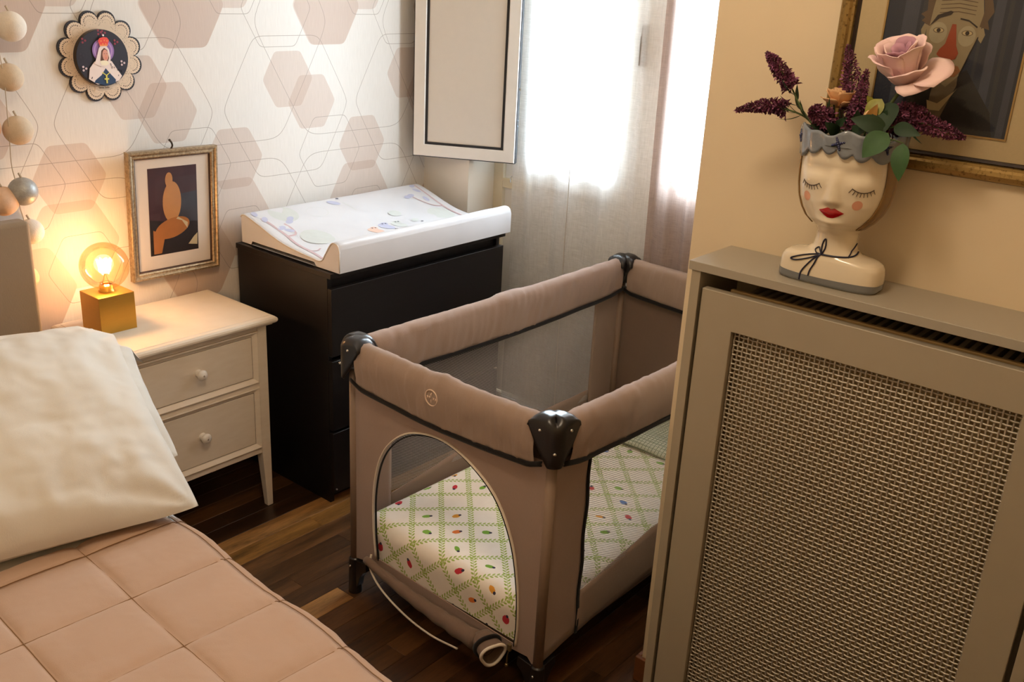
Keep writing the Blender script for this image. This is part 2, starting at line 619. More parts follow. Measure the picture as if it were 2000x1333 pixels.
# floor: strips of dark parquet laid along the wallpaper wall
fl = struct(MB().box(-2.72, 1.3, -3.42, 0.12, -0.05, -0.012).build('floor', plain('floor_base', '#1c120c', 0.8)))
MF = wood_floor()
PL = {}
tones = ['#6a4a2c', '#775332', '#5a3d25', '#835c38', '#634528', '#4b331f', '#6e4c2e', '#573b26']
def plank_mesh(l):
    if l in PL:
        return PL[l]
    b = MB().box(0, l, 0, 0.0695, -0.012, 0)
    o = b.build('plank', MF)
    me = o.data
    bm = bmesh.new()
    bm.from_mesh(me)
    bmesh.ops.bevel(bm, geom=[e for e in bm.edges if all(v.co.z > -0.001 for v in e.verts)], offset=0.0008, segments=1, affect='EDGES')
    bm.to_mesh(me)
    bm.free()
    bpy.data.objects.remove(o)
    PL[l] = me
    return me
rf = random.Random(11)
row = 0
y = -0.07
while y > -3.35:
    x = -2.6 - rf.random() * 0.5
    k = -y / 0.07
    while x < 1.1:
        l = rf.choice([0.62, 0.74, 0.86, 0.98])
        if y < -1.7:
            l = 0.98
        o = bpy.data.objects.new('plank', plank_mesh(l))
        COL.objects.link(o)
        o.location = (x, y, 0)
        o.parent = fl
        c = L(rf.choice(tones))
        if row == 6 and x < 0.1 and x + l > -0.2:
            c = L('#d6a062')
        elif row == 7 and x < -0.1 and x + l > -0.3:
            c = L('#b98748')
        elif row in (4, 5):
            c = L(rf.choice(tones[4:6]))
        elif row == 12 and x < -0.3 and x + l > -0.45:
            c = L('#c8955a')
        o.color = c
        x += l
    row += 1
    y -= 0.07

# baseboard of the pier
M_BASEB = plain('brown_wood_trim', '#7a4a28', 0.4, var=0.15, stretch=(1, 1, 8), scale=30)
struct(MB().box(XP - 0.012, XP, -3.3, YP + 0.012, 0, 0.07).build('baseboard_right', M_BASEB, bevel=0.003))
struct(MB().box(XP, XN, YP, YP + 0.012, 0, 0.07).build('baseboard_niche', M_BASEB, bevel=0.003))
struct(MB().box(-2.6, XW, -0.012, 0, 0, 0.07).build('baseboard_back', M_BASEB, bevel=0.003))

# ------------------------------------------------------------------ window
def window():
    w1 = thing('window_1', 'white two-leaf window door behind the curtains, bright with daylight', 'window', (XN, -0.86, 0))
    w1['kind'] = 'structure'
    XF = XN
    fr = MB()
    for (a, b, c, d) in ((WY1 - 0.045, WY1, 0, WZ1), (WY0, WY0 + 0.045, 0, WZ1), (WY0, WY1, WZ1 - 0.05, WZ1), (WY0, WY1, 0, 0.03)):
        fr.box(XF, XF + 0.06, a, b, c, d)
    fr.build('frame', M_IVORY, w1, bevel=0.003)
    GL = thin_glass('window_glass', (0.96, 0.98, 0.98, 1))
    for (y1, y0) in ((-0.278, -0.864), (-0.8635, -1.452)):
        st = MB()
        g1, g0 = y1 - 0.135, y0 + 0.085
        X0, X1 = XF + 0.012, XF + 0.055
        st.box(X0, X1, g1, y1, 0.035, WZ1 - 0.055)
        st.box(X0, X1, y0, g0, 0.035, WZ1 - 0.055)
        st.box(X0, X1, g0, g1, 0.90, 0.99)
        st.box(X0, X1, g0, g1, 0.035, 0.13)
        st.box(X0, X1, g0, g1, WZ1 - 0.14, WZ1 - 0.055)
        sash = st.build('sash', M_WHITE, w1, bevel=0.003)
        MB().box(X0 + 0.012, X1 - 0.012, g0, g1, 0.13, 0.90).build('lower_panel', M_WHITE, sash)
        MB().box(X0 + 0.016, X0 + 0.022, g0, g1, 0.99, WZ1 - 0.14).build('pane', GL, sash)
        bd = MB()
        frame_ring(bd, lambda a, b, h: (X0 - h, a, b), g0 - 0.012, g1 + 0.012, 0.978, WZ1 - 0.13, [(0, 0), (0.004, 0.006), (0.012, 0.003), (0.014, -0.012)])
        bd.build('glazing_bead', M_WHITE, sash, smooth=True)
    # handle
    h = MB()
    h.box(XF - 0.002, XF + 0.012, -0.858, -0.836, 1.37, 1.50)
    h.tube(crv([(XF - 0.005, -0.847, 1.47), (XF - 0.010, -0.847, 1.475), (XF - 0.013, -0.847, 1.44), (XF - 0.013, -0.848, 1.375)], 12), 0.006, 8)
    h.build('handle', plain('handle_grey', '#8b8178', 0.4), w1, bevel=0.002)
    # small catch below the leaf
    MB().tube(crv([(XF + 0.012, -0.325, 0.915), (XF - 0.012, -0.325, 0.922), (XF - 0.012, -0.325, 0.9)], 8), 0.003, 6).build('catch', M_STEEL, w1)
    MB().box(XF, XF + 0.012, -0.41, -0.275, 0.872, 0.908).build('rail', M_IVORY, w1, bevel=0.002)
    # inner shutter folded back against the wall corner
    A, B = Vector((0.955, -0.387, 0)), Vector((0.772, -0.052, 0))
    d = (B - A).normalized()
    n = Vector((d.y, -d.x, 0))
    if n.x > 0:
        n = -n
    # n points into the room
    W = (B - A).length
    Z0, Z1 = 0.988, 2.18
    def P(a, b, h):
        p = A + d * a + n * h
        return (p.x, p.y, b)
    s = MB()
    frame_ring(s, P, 0, W, Z0, Z1, [(0, -0.034), (0, -0.002), (0.002, 0.0), (0.04, 0.0), (0.043, -0.004), (0.046, -0.03)])
    sh = s.build('shutter', M_WHITE, w1)
    gk = MB()
    frame_ring(gk, P, 0.043, W - 0.043, Z0 + 0.043, Z1 - 0.043, [(0, -0.006), (0, -0.0035), (0.009, -0.0035), (0.009, -0.008)])
    gk.build('gasket', M_BLACKGAP, sh)
    pn = MB()
    pts = [(0.048, Z0 + 0.048), (W - 0.048, Z0 + 0.048), (W - 0.048, Z1 - 0.048), (0.048, Z1 - 0.048)]
    pn.prism(pts, lambda a, b, h: P(a, b, h), -0.02, -0.007)
    pn.build('panel', plain('shutter_panel', '#d9d2c9', 0.5, var=0.02), sh)
    eg = MB()
    frame_ring(eg, P, -0.003, W + 0.003, Z0 - 0.003, Z1 + 0.003, [(0, -0.036), (0, -0.004), (0.003, -0.0035), (0.02, -0.036)])
    eg.build('edge_seal', M_BLACKGAP, sh)
    for z in (1.12, 1.14):
        q = A + n * -0.014
        MB().ball((q.x - d.x * 0.0035, q.y - d.y * 0.0035, z), 0.0035, 8, 6).build('screw', plain('screw_grey', '#6d747c', 0.4, 0.6), sh)
    for z in (1.25, 2.0):
        q = A + n * -0.02
        MB().tube([(q.x, q.y, z), (XF + 0.02, -0.30, z)], 0.007, 8).build('hinge', M_STEEL, sh)
window()

# ------------------------------------------------------------------ curtains
def curtain(name, label, mat, x, y0, y1, z0, z1, folds, amp, seed, taper=0.0, hem=None):
    ny, nzv = 160, 40
    def f(a, b):
        z = lerp(z0, z1, b)
        y = lerp(y0 + taper * (1 - b), y1, a)
        ph = a * folds * 2 * pi + 0.5 * nz(a * 3 + seed, b * 1.4, seed)
        d = amp * (sin(ph) + 0.35 * sin(2.3 * ph + seed)) * (0.75 + 0.4 * b)
        d += 0.006 * nz(a * 5, b * 2.5, seed + 9)
        return (x + d, y + 0.006 * nz(a * 6, b * 3, seed), z)
    o = MB().grid(f, ny, nzv).build(name, mat, None, smooth=True)
    tag(o, label, 'curtain')
    return o, f
SH = sheer('white_linen_voile', '#f8f7f6', 0.44, 0.45)
c1, cf = curtain('sheer_curtain', 'white sheer linen curtain hanging straight in front of the bright window', SH, 1.006, -0.338, -0.968, 0.03, 2.5, 4.2, 0.010, 2.0)
mb = MB()
mb.tube([Vector(cf(0.435 + 0.002 * sin(i), i / 39)) + Vector((-0.003, 0, 0)) for i in range(40)], 0.0028, 6, flat=0.5)
mb.build('seam', plain('seam_cotton', '#cfc9c2', 0.9), c1, smooth=True)
TP = sheer('taupe_linen_voile', '#b3a098', 0.06, 0.32, 1.2)
curtain('taupe_curtain', 'taupe linen curtain bunched beside the cream wall corner', TP, 0.988, -0.94, -1.62, 0.03, 2.5, 7.5, 0.010, 5.0, taper=-0.02)

# ================================================================== DRESSER AND CHANGING MAT
def dresser():
    MD = NT('black_brown_veneer')
    g = MD.noise(MD.coord('Object', (0.6, 6, 14)), 16, 4)
    MD.base(MD.mix(g, L('#0d0a0a'), L('#1b1514')), 0.42, spec=0.4)
    MD.bump(g, 0.06, 0.001)
    MD = MD.m
    d = thing('chest_of_drawers', 'black-brown chest of three drawers under the white changing mat', 'dresser', (0.4, -0.26, 0))
    Y0, Y1, H = -0.492, -0.026, 0.779
    MB().box(0, 0.801, Y0, Y1, H - 0.017, H).build('top', MD, d, bevel=0.0015)
    c = MB()
    c.box(0.006, 0.022, -0.469, Y1, 0, H - 0.017)
    c.box(0.779, 0.795, -0.469, Y1, 0, H - 0.017)
    c.box(0.022, 0.779, -0.035, Y1, 0.02, H - 0.017)
    c.box(0.022, 0.779, -0.455, -0.035, 0.045, 0.06)
    c.box(0.022, 0.779, -0.44, -0.425, 0, 0.045)
    c.box(0.022, 0.779, -0.455, -0.44, 0.72, H - 0.017)
    c.build('carcass', MD, d, bevel=0.001)
    for z0, z1 in ((0.512, 0.729), (0.262, 0.496), (0.04, 0.252)):
        fr = MB().box(0.006, 0.797, -0.488, -0.470, z0, z1).build('drawer', MD, d, bevel=0.0015)
        MB().box(0.03, 0.77, -0.469, -0.08, z0 + 0.02, z1 - 0.05).build('drawer_box', MD, fr)
    MB().box(0.012, 0.016, -0.4935, -0.4885, 0.052, 0.056).build('scuff', plain('pale_scuff', '#8a7f78'), d)
dresser()

def changing_mat():
    t = NT('white_vinyl')
    t.base(t.mix(t.noise(t.coord('Object'), 12, 2), L('#d3d3d8'), L('#dddde1')), 0.3, spec=0.45, coat=0.2)
    MV = t.m
    m = thing('changing_mat', 'white vinyl changing mat with raised sides on the black chest of drawers', 'changing mat', (0.41, -0.27, 0.779))
    top = crv([(0, -0.512, 0.852), (0, -0.505, 0.868), (0, -0.49, 0.873), (0, -0.474, 0.866), (0, -0.45, 0.832), (0, -0.428, 0.806), (0, -0.38, 0.807),
               (0, -0.27, 0.818), (0, -0.2, 0.834), (0, -0.13, 0.856), (0, -0.075, 0.872), (0, -0.05, 0.876), (0, -0.036, 0.868)], 72)
    xs = [0.018, 0.021, 0.026] + [0.026 + (0.795 - 0.026) * i / 40 for i in range(1, 40)] + [0.795, 0.80, 0.803]
    def tz(y):
        for a, b in zip(top, top[1:]):
            if (a.y - y) * (b.y - y) <= 0 and a.y != b.y:
                return lerp(a.z, b.z, (y - a.y) / (b.y - a.y))
        return top[0].z if y < top[0].y else top[-1].z
    b = MB()
    nx, ny = len(xs), len(top)
    vs = []
    for i, x in enumerate(xs):
        e = min(x - 0.018, 0.803 - x)
        dz = -0.004 * max(0, 1 - e / 0.008) ** 2
        for p in top:
            w_ = 0.0015 * nz(x * 9, p.y * 9, 3) if 3 < i < nx - 4 else 0
            vs.append((x, p.y, p.z + dz + w_))
    fs = [(i * ny + j, (i + 1) * ny + j, (i + 1) * ny + j + 1, i * ny + j + 1) for i in range(nx - 1) for j in range(ny - 1)]
    b.add(vs, fs)
    # outer skirts and base; left end has the moulded end wall with a shallow notch below
    bot = lambda y: 0.7815 + (0.012 if -0.40 < y < -0.09 else 0.0)
    def skirt(idx, zf):
        vv = []
        for k in idx:
            v = vs[k]
            vv += [v, (v[0], v[1], zf(v[1]))]
        n = len(idx)
        b.add(vv, [(2 * i, 2 * i + 1, 2 * i + 3, 2 * i + 2) for i in range(n - 1)])
    skirt([j for j in range(ny)], bot)
    skirt([(nx - 1) * ny + j for j in range(ny)], bot)
    skirt([i * ny for i in range(nx)], lambda y: 0.7815)
    skirt([i * ny + ny - 1 for i in range(nx)], lambda y: 0.7815)
    b.add([(0.018, -0.512, 0.7815), (0.803, -0.512, 0.7815), (0.803, -0.036, 0.7815), (0.018, -0.036, 0.7815)], [(0, 1, 2, 3)])
    b.build('pad', MV, m, smooth=False, bevel=0.003, seg=2, ang=50)
    seam = MB()
    seam.tube([(0.0175, p.y, p.z - 0.003) for p in top], 0.0022, 6)
    seam.tube([(0.0175, -0.5125, 0.85), (0.0175, -0.5125, 0.783)], 0.0022, 6)
    seam.build('welded_seam', plain('vinyl_edge', '#d8cfc6', 0.4), m, smooth=True)
    # printed decoration, flat ink on the vinyl
    inks = [plain('lavender_ink', '#bcbed6', 0.4), plain('mauve_branch_ink', '#c9adb0', 0.4), plain('pale_grey_ink', '#cfd3d0', 0.4),
            plain('dark_ink', '#4a4a58', 0.4), plain('peach_ink', '#e3bfae', 0.4)]
    pr = MB()
    def on(x, y, lift=0.0009):
        return (x, y, tz(y) + lift)
    def blob(x, y, rx, ry, a, mi, n=14, lift=0.0011):
        vv = [on(x, y, lift)]
        for k in range(n):
            t_ = 2 * pi * k / n
            u, v = rx * cos(t_), ry * sin(t_)
            vv.append(on(x + u * cos(a) - v * sin(a), y + u * sin(a) + v * cos(a), lift))
        pr.add(vv, [(0, 1 + k, 1 + (k + 1) % n) for k in range(n)], mi)
    def stroke(pts, w_, mi, n=16):
        c = crv([(p[0], p[1], 0) for p in pts], n)
        vv = []
        for i, p in enumerate(c):
            tn = (c[min(i + 1, n - 1)] - c[max(i - 1, 0)]).normalized()
            q = Vector((-tn.y, tn.x, 0)) * w_
            vv += [on(p.x + q.x, p.y + q.y), on(p.x - q.x, p.y - q.y)]
        pr.add(vv, [(2 * i, 2 * i + 1, 2 * i + 3, 2 * i + 2) for i in range(n - 1)], mi)
    stroke([(0.05, -0.10), (0.06, -0.2), (0.05, -0.28), (0.045, -0.36), (0.035, -0.42)], 0.005, 1, 24)
    stroke([(0.06, -0.22), (0.095, -0.215), (0.105, -0.18), (0.10, -0.15)], 0.004, 1)
    stroke([(0.045, -0.34), (0.07, -0.35), (0.09, -0.34)], 0.003, 1)
    stroke([(0.77, -0.06), (0.765, -0.15), (0.76, -0.25), (0.755, -0.36)], 0.004, 1, 24)
    stroke([(0.763, -0.22), (0.73, -0.21), (0.70, -0.16), (0.69, -0.13)], 0.003, 1)
    stroke([(0.76, -0.34), (0.74, -0.35), (0.73, -0.345)], 0.003, 1)
    for x, y, a in ((0.045, -0.07, 1.2), (0.055, -0.11, 0.9), (0.075, -0.17, 0.3), (0.125, -0.145, 0.4), (0.14, -0.13, 0.5), (0.09, -0.19, 2.6),
                    (0.755, -0.065, 0.6), (0.745, -0.10, 2.1), (0.69, -0.125, 0.2), (0.735, -0.16, 1.5), (0.67, -0.13, 0.1)):
        blob(x, y, 0.017, 0.010, a, 0)
    for x, y, r in ((0.14, -0.095, 0.05), (0.145, -0.26, 0.055), (0.70, -0.27, 0.05)):
        blob(x, y, r, r, 0, 2, 28, 0.0006)
    for k in range(34):
        a = 2 * pi * k / 34
        blob(0.145 + 0.064 * cos(a), -0.26 + 0.064 * sin(a), 0.003, 0.001, a + pi / 2, 2, 6)
        blob(0.26 + 0.04 * cos(a), -0.12 + 0.03 * sin(a), 0.003, 0.001, a + pi / 2, 2, 6)
    # perched birds
    for x, y, c_ in ((0.36, -0.30, 4), (0.42, -0.285, 0), (0.475, -0.29, 2)):
        blob(x, y, 0.03, 0.019, -1.0, c_)
        blob(x + 0.01, y + 0.022, 0.014, 0.012, 0, c_)
        blob(x + 0.004, y + 0.024, 0.0035, 0.0035, 0, 3, 8, 0.0016)
        blob(x + 0.016, y + 0.022, 0.0035, 0.0035, 0, 3, 8, 0.0016)
    stroke([(0.43, -0.315), (0.47, -0.335), (0.52, -0.335)], 0.004, 3)
    stroke([(0.33, -0.345), (0.44, -0.352), (0.56, -0.342)], 0.003, 0)
    blob(0.56, -0.28, 0.018, 0.012, 0.4, 2)
    blob(0.575, -0.30, 0.006, 0.004, 0, 3, 8)
    blob(0.235, -0.335, 0.03, 0.010, 0, 2)
    blob(0.27, -0.325, 0.008, 0.005, 0, 2)
    blob(0.36, -0.085, 0.024, 0.013, -0.6, 0)
    blob(0.395, -0.062, 0.006, 0.005, 0, 3, 8)
    stroke([(0.395, -0.09), (0.40, -0.12), (0.405, -0.15)], 0.002, 2)
    blob(0.53, -0.21, 0.026, 0.02, 0, 2)
    p = pr.build('print', inks, m, weld=False)
    p['kind'] = 'stuff'
changing_mat()

# ================================================================== NIGHTSTAND AND LAMP
def nightstand():
    t = NT('chalky_white_paint')
    v = t.coord('Object')
    n1 = t.noise(t.coord('Object', (1, 1, 4)), 18, 4)
    n2 = t.noise(v, 90, 5, 0.75)
    worn = t.math('GREATER_THAN', n2, 0.70)
    t.base(t.mix(t.math('MULTIPLY', worn, 0.5), t.mix(n1, L('#dccbb4'), L('#e9dcc9')), L('#b3a18c')), 0.48, spec=0.4)
    t.bump(n1, 0.12, 0.001)
    MN = t.m
    MG = plain('brown_groove', '#8f7d6b', 0.7)  # darker brown for the ring round each drawer and the knob pin
    MK = plain('knob_white', '#e6ddd0', 0.3, var=0.02)
    n = thing('nightstand', 'chalky white two-drawer nightstand between the bed and the black chest', 'nightstand', (-0.36, -0.19, 0))
    x0, x1, yf = -0.592, -0.127, -0.345
    # top with a rounded moulding
    T = MB()
    prof = [(0.035, -0.0025), (0.013, -0.0025), (0.0115, 0.001), (0.005, 0.003), (0.0012, 0.0075), (0.0, 0.013), (0.0015, 0.0185), (0.007, 0.0232), (0.0165, 0.0248), (0.019, 0.0238), (0.0205, 0.0255)]
    a0, a1, b0, b1 = -0.617, -0.101, -0.369, -0.012
    frame_ring(T, lambda a, b, h: (a, b, 0.618 + h), a0, a1, b0, b1, prof)
    T.add([(a0 + .0205, b0 + .0205, .6435), (a1 - .0205, b0 + .0205, .6435), (a1 - .0205, b1 - .0205, .6435), (a0 + .0205, b1 - .0205, .6435)], [(0, 1, 2, 3)])
    T.add([(a0 + .035, b0 + .035, .618), (a1 - .035, b0 + .035, .618), (a1 - .035, b1 - .035, .618), (a0 + .035, b1 - .035, .618)], [(0, 1, 2, 3)])
    T.build('top', MN, n, smooth=False)
    c = MB()
    c.box(x0 + 0.006, x0 + 0.02, yf + 0.02, -0.02, 0.195, 0.618)
    c.box(x1 - 0.02, x1 - 0.006, yf + 0.02, -0.02, 0.195, 0.618)
    c.box(x0 + 0.02, x1 - 0.02, -0.03, -0.02, 0.195, 0.618)
    c.box(x0 + 0.03, x1 - 0.03, yf + 0.004, yf + 0.022, 0.60, 0.618)
    c.box(x0 + 0.03, x1 - 0.03, yf + 0.004, yf + 0.022, 0.418, 0.433)
    c.box(x0 + 0.03, x1 - 0.03, yf + 0.004, yf + 0.022, 0.193, 0.213)
    c.box(x0 + 0.02, x1 - 0.02, yf + 0.03, -0.03, 0.2, 0.208)
    c.build('case', MN, n, bevel=0.0015)
    for (lx0, lx1) in ((x0, x0 + 0.032), (x1 - 0.032, x1)):
        for (ly0, ly1) in ((yf, yf + 0.032), (-0.046, -0.014)):
            inx = 0.012
            right = lx0 > -0.4
            bx0, bx1 = (lx0 + inx, lx1) if right else (lx0, lx1 - inx)
            by0, by1 = (ly0, ly1 - inx) if ly0 < -0.2 else (ly0 + inx, ly1)
            m = MB()
            m.box(lx0, lx1, ly0, ly1, 0.195, 0.618)
            m.hexa([(bx0, by0, 0), (bx1, by0, 0), (bx1, by1, 0), (bx0, by1, 0)], [(lx0, ly0, 0.195), (lx1, ly0, 0.195), (lx1, ly1, 0.195), (lx0, ly1, 0.195)])
            m.build('leg', MN, n, bevel=0.002)
    dx0, dx1 = x0 + 0.032, x1 - 0.032
    for z0, z1 in ((0.433, 0.60), (0.213, 0.418)):
        mo = MB()
        frame_ring(mo, lambda a, b, h: (a, yf - h, b), dx0, dx1, z0, z1, [(0, -0.02), (0, 0.0), (0.003, 0.001), (0.014, -0.008), (0.016, -0.0085), (0.016, -0.02)])
        mo.build('moulding', MN, n)
        dr = MB().box(dx0 + 0.018, dx1 - 0.018, yf + 0.0075, yf + 0.024, z0 + 0.018, z1 - 0.018).build('drawer', MN, n, bevel=0.0015)
        g = MB()
        frame_ring(g, lambda a, b, h: (a, yf - h, b), dx0 + 0.0155, dx1 - 0.0155, z0 + 0.0155, z1 - 0.0155, [(0, -0.0100), (0.003, -0.0100)])
        g.build('groove', MG, dr)
        MB().box(dx0 + 0.03, dx1 - 0.03, yf + 0.024, -0.05, z0 + 0.02, z1 - 0.03).build('drawer_box', MN, dr)
        k = MB().lathe([(0.0001, -0.030), (0.008, -0.0295), (0.0135, -0.0265), (0.0158, -0.0215), (0.0145, -0.0165), (0.0105, -0.0128), (0.0085, -0.011), (0.0095, -0.009), (0.011, -0.007), (0.0105, -0.004), (0.012, 0.0)],
                       (-0.362, yf + 0.0078, (z0 + z1) / 2 + 0.003), 24, axis='y')
        kn = k.build('knob', MK, dr, smooth=True)
        MB().lathe([(0.0001, -0.0305), (0.0025, -0.0303), (0.003, -0.0295)], (-0.362, yf + 0.0078, (z0 + z1) / 2 + 0.003), 12, axis='y').build('pin', MG, dr, smooth=True)
nightstand()

def table_lamp():
    l = thing('table_lamp', 'brass cube table lamp with a lit amber globe bulb on the nightstand', 'lamp', (-0.508, -0.14, 0.6435))
    cx, cy = -0.508, -0.141
    MB().box(cx - 0.053, cx + 0.053, cy - 0.051, cy + 0.051, 0.6435, 0.751).build('base', M_BRASS, l, bevel=0.0012)
    s = MB()
    s.lathe([(0.022, 0.0), (0.022, 0.004), (0.019, 0.006), (0.019, 0.018), (0.015, 0.02)], (cx, cy, 0.751), 24)
    s.build('socket', M_BRASS, l, smooth=True)
    R, zc = 0.0655, 0.824
    prof = [(0.013, 0.766), (0.0145, 0.772), (0.018, 0.775)]
    for k in range(2, 33):
        a = pi * k / 32
        if R * sin(a) > 0.018 or k > 16:
            prof.append((max(0.0002, R * sin(a)), zc - R * cos(a)))
    b = MB().lathe([(r, z - 0.751) for r, z in prof], (cx, cy, 0.751), 40)
    bulb = b.build('bulb', thin_glass('amber_glass', (1.0, 0.90, 0.70, 1), 0.03, 0.1), l, smooth=True)
    f = MB()
    pts = []
    for k in range(9):
        a = 2 * pi * k / 8
        pts.append((cx + 0.019 * cos(a), cy + 0.019 * sin(a), 0.842))
        pts.append((cx + 0.010 * cos(a + pi / 8), cy + 0.010 * sin(a + pi / 8), 0.806))
    f.tube(crv(pts, 90), 0.0024, 6)
    f.build('filament', emit('filament_glow', (1.0, 0.66, 0.34, 1), 170), bulb, smooth=True)
    st = MB().lathe([(0.012, 0.768), (0.009, 0.78), (0.005, 0.788), (0.0035, 0.80), (0.0035, 0.815), (0.0001, 0.817)], (cx, cy, 0), 16)
    st.build('stem', thin_glass('clear_stem', (1, .95, .85, 1), 0.03, 0.1), bulb, smooth=True)
table_lamp()

# ================================================================== WALL PICTURES, PLAQUE, GARLAND
def picture_on_back_wall():
    p = thing('framed_print', 'gilt framed print of ochre shapes on dark maroon above the nightstand', 'picture', (-0.215, -0.012, 0.716))
    p['local'] = 1
    p.rotation_euler = (radians(2.0), radians(0.9), 0)
    W, H = 0.297, 0.388
    F = lambda a, b, h: (a - W / 2, -h, b)
    GF = gold_frame('aged_silver_gilt', '#6d5842', '#b8a282', 0.36, 0.2, 0.6)
    fr = MB()
    frame_ring(fr, F, 0, W, 0, H, [(0, 0), (0, 0.018), (0.002, 0.021), (0.007, 0.021), (0.010, 0.0175), (0.014, 0.016), (0.018, 0.0165), (0.0215, 0.014), (0.024, 0.009), (0.024, 0.003)])
    fr.build('frame', GF, p)
    ln = MB()
    frame_ring(ln, F, 0.022, W - 0.022, 0.022, H - 0.022, [(0, 0.0125), (0.003, 0.0115), (0.004, 0.006)])
    ln.build('inner_fillet', plain('dark_fillet', '#3c2416', 0.5), p)
    MB().prism([(0.02, 0.02), (W - 0.02, 0.02), (W - 0.02, H - 0.02), (0.02, H - 0.02)], F, 0.003, 0.0065).build('mount', plain('mount_board', '#ecdfd2', 0.8, var=0.02), p)
    mats = [plain('maroon_ground', '#45262b', 0.6, var=0.25, scale=25), plain('near_black_ground', '#241715', 0.6, var=0.2, scale=30), plain('ochre_flesh', '#c68a52', 0.6, var=0.1, scale=30),
            plain('deep_ochre', '#b06c30', 0.6, var=0.12, scale=30), plain('cream_patch', '#cdb991', 0.6), plain('slate_ground', '#3a3a44', 0.6, var=0.2, scale=20)]
    a0, a1, b0, b1 = 0.066, 0.229, 0.068, 0.334
    im = MB()
    U = lambda u, v, k: F(a0 + (a1 - a0) * u, b0 + (b1 - b0) * v, 0.0066 + 0.0003 * k)
    def poly(pts, mi, k):
        im.flat(pts, lambda u, v: U(u, v, k), mi)
    poly([(0, 0), (1, 0), (1, 1), (0, 1)], 0, 1)
    poly([(0, 0), (1, 0), (1, 0.34), (0.55, 0.36), (0, 0.42)], 1, 2)
    poly([(0.52, 0.36), (1, 0.34), (1, 0.7), (0.62, 0.68)], 5, 2)
    ell = lambda cx, cy, rx, ry, a=0, n=28: [(cx + rx * cos(t) * cos(a) - ry * sin(t) * sin(a), cy + rx * cos(t) * sin(a) + ry * sin(t) * cos(a)) for t in [2 * pi * i / n for i in range(n)]]
    poly(ell(0.47, 0.60, 0.235, 0.19, 1.45), 2, 3)      # tall rounded jar
    poly(ell(0.42, 0.855, 0.085, 0.075, 1.3), 2, 4)
    poly([(0.36, 0.72), (0.50, 0.74), (0.46, 0.86), (0.37, 0.86)], 2, 5)
    poly(ell(0.46, 0.30, 0.36, 0.115, 0.12), 3, 6)       # broad bowl in front of it
    poly([(0.58, 0.42), (0.78, 0.34), (0.77, 0.27), (0.66, 0.37), (0.54, 0.40)], 4, 7)
    poly([(0.06, 0.30), (0.30, 0.22), (0.22, 0.02), (0.06, 0.02)], 3, 7)
    poly([(0.78, 0.08), (0.97, 0.06), (0.98, 0.2), (0.9, 0.16)], 4, 7)
    im.build('print', mats, p, weld=False)
    g = MB().flat([(0.023, 0.023), (W - 0.023, 0.023), (W - 0.023, H - 0.023), (0.023, H - 0.023)], lambda a, b: F(a, b, 0.0105))
    g.build('glass', thin_glass('picture_glass', (0.99, 0.99, 0.99, 1), 0.02, 0.05), p)
    h = MB()
    h.tube(crv([(-0.004, -0.006, H - 0.004), (0.002, -0.008, H + 0.008), (-0.003, -0.010, H + 0.02), (-0.005, -0.004, H + 0.024)], 14), 0.0028, 6)
    h.ball((-0.004, -0.004, H + 0.024), 0.004, 8, 6)
    h.build('hook', plain('dark_hook', '#4b3f33', 0.4, 0.7), p, smooth=True)
picture_on_back_wall()

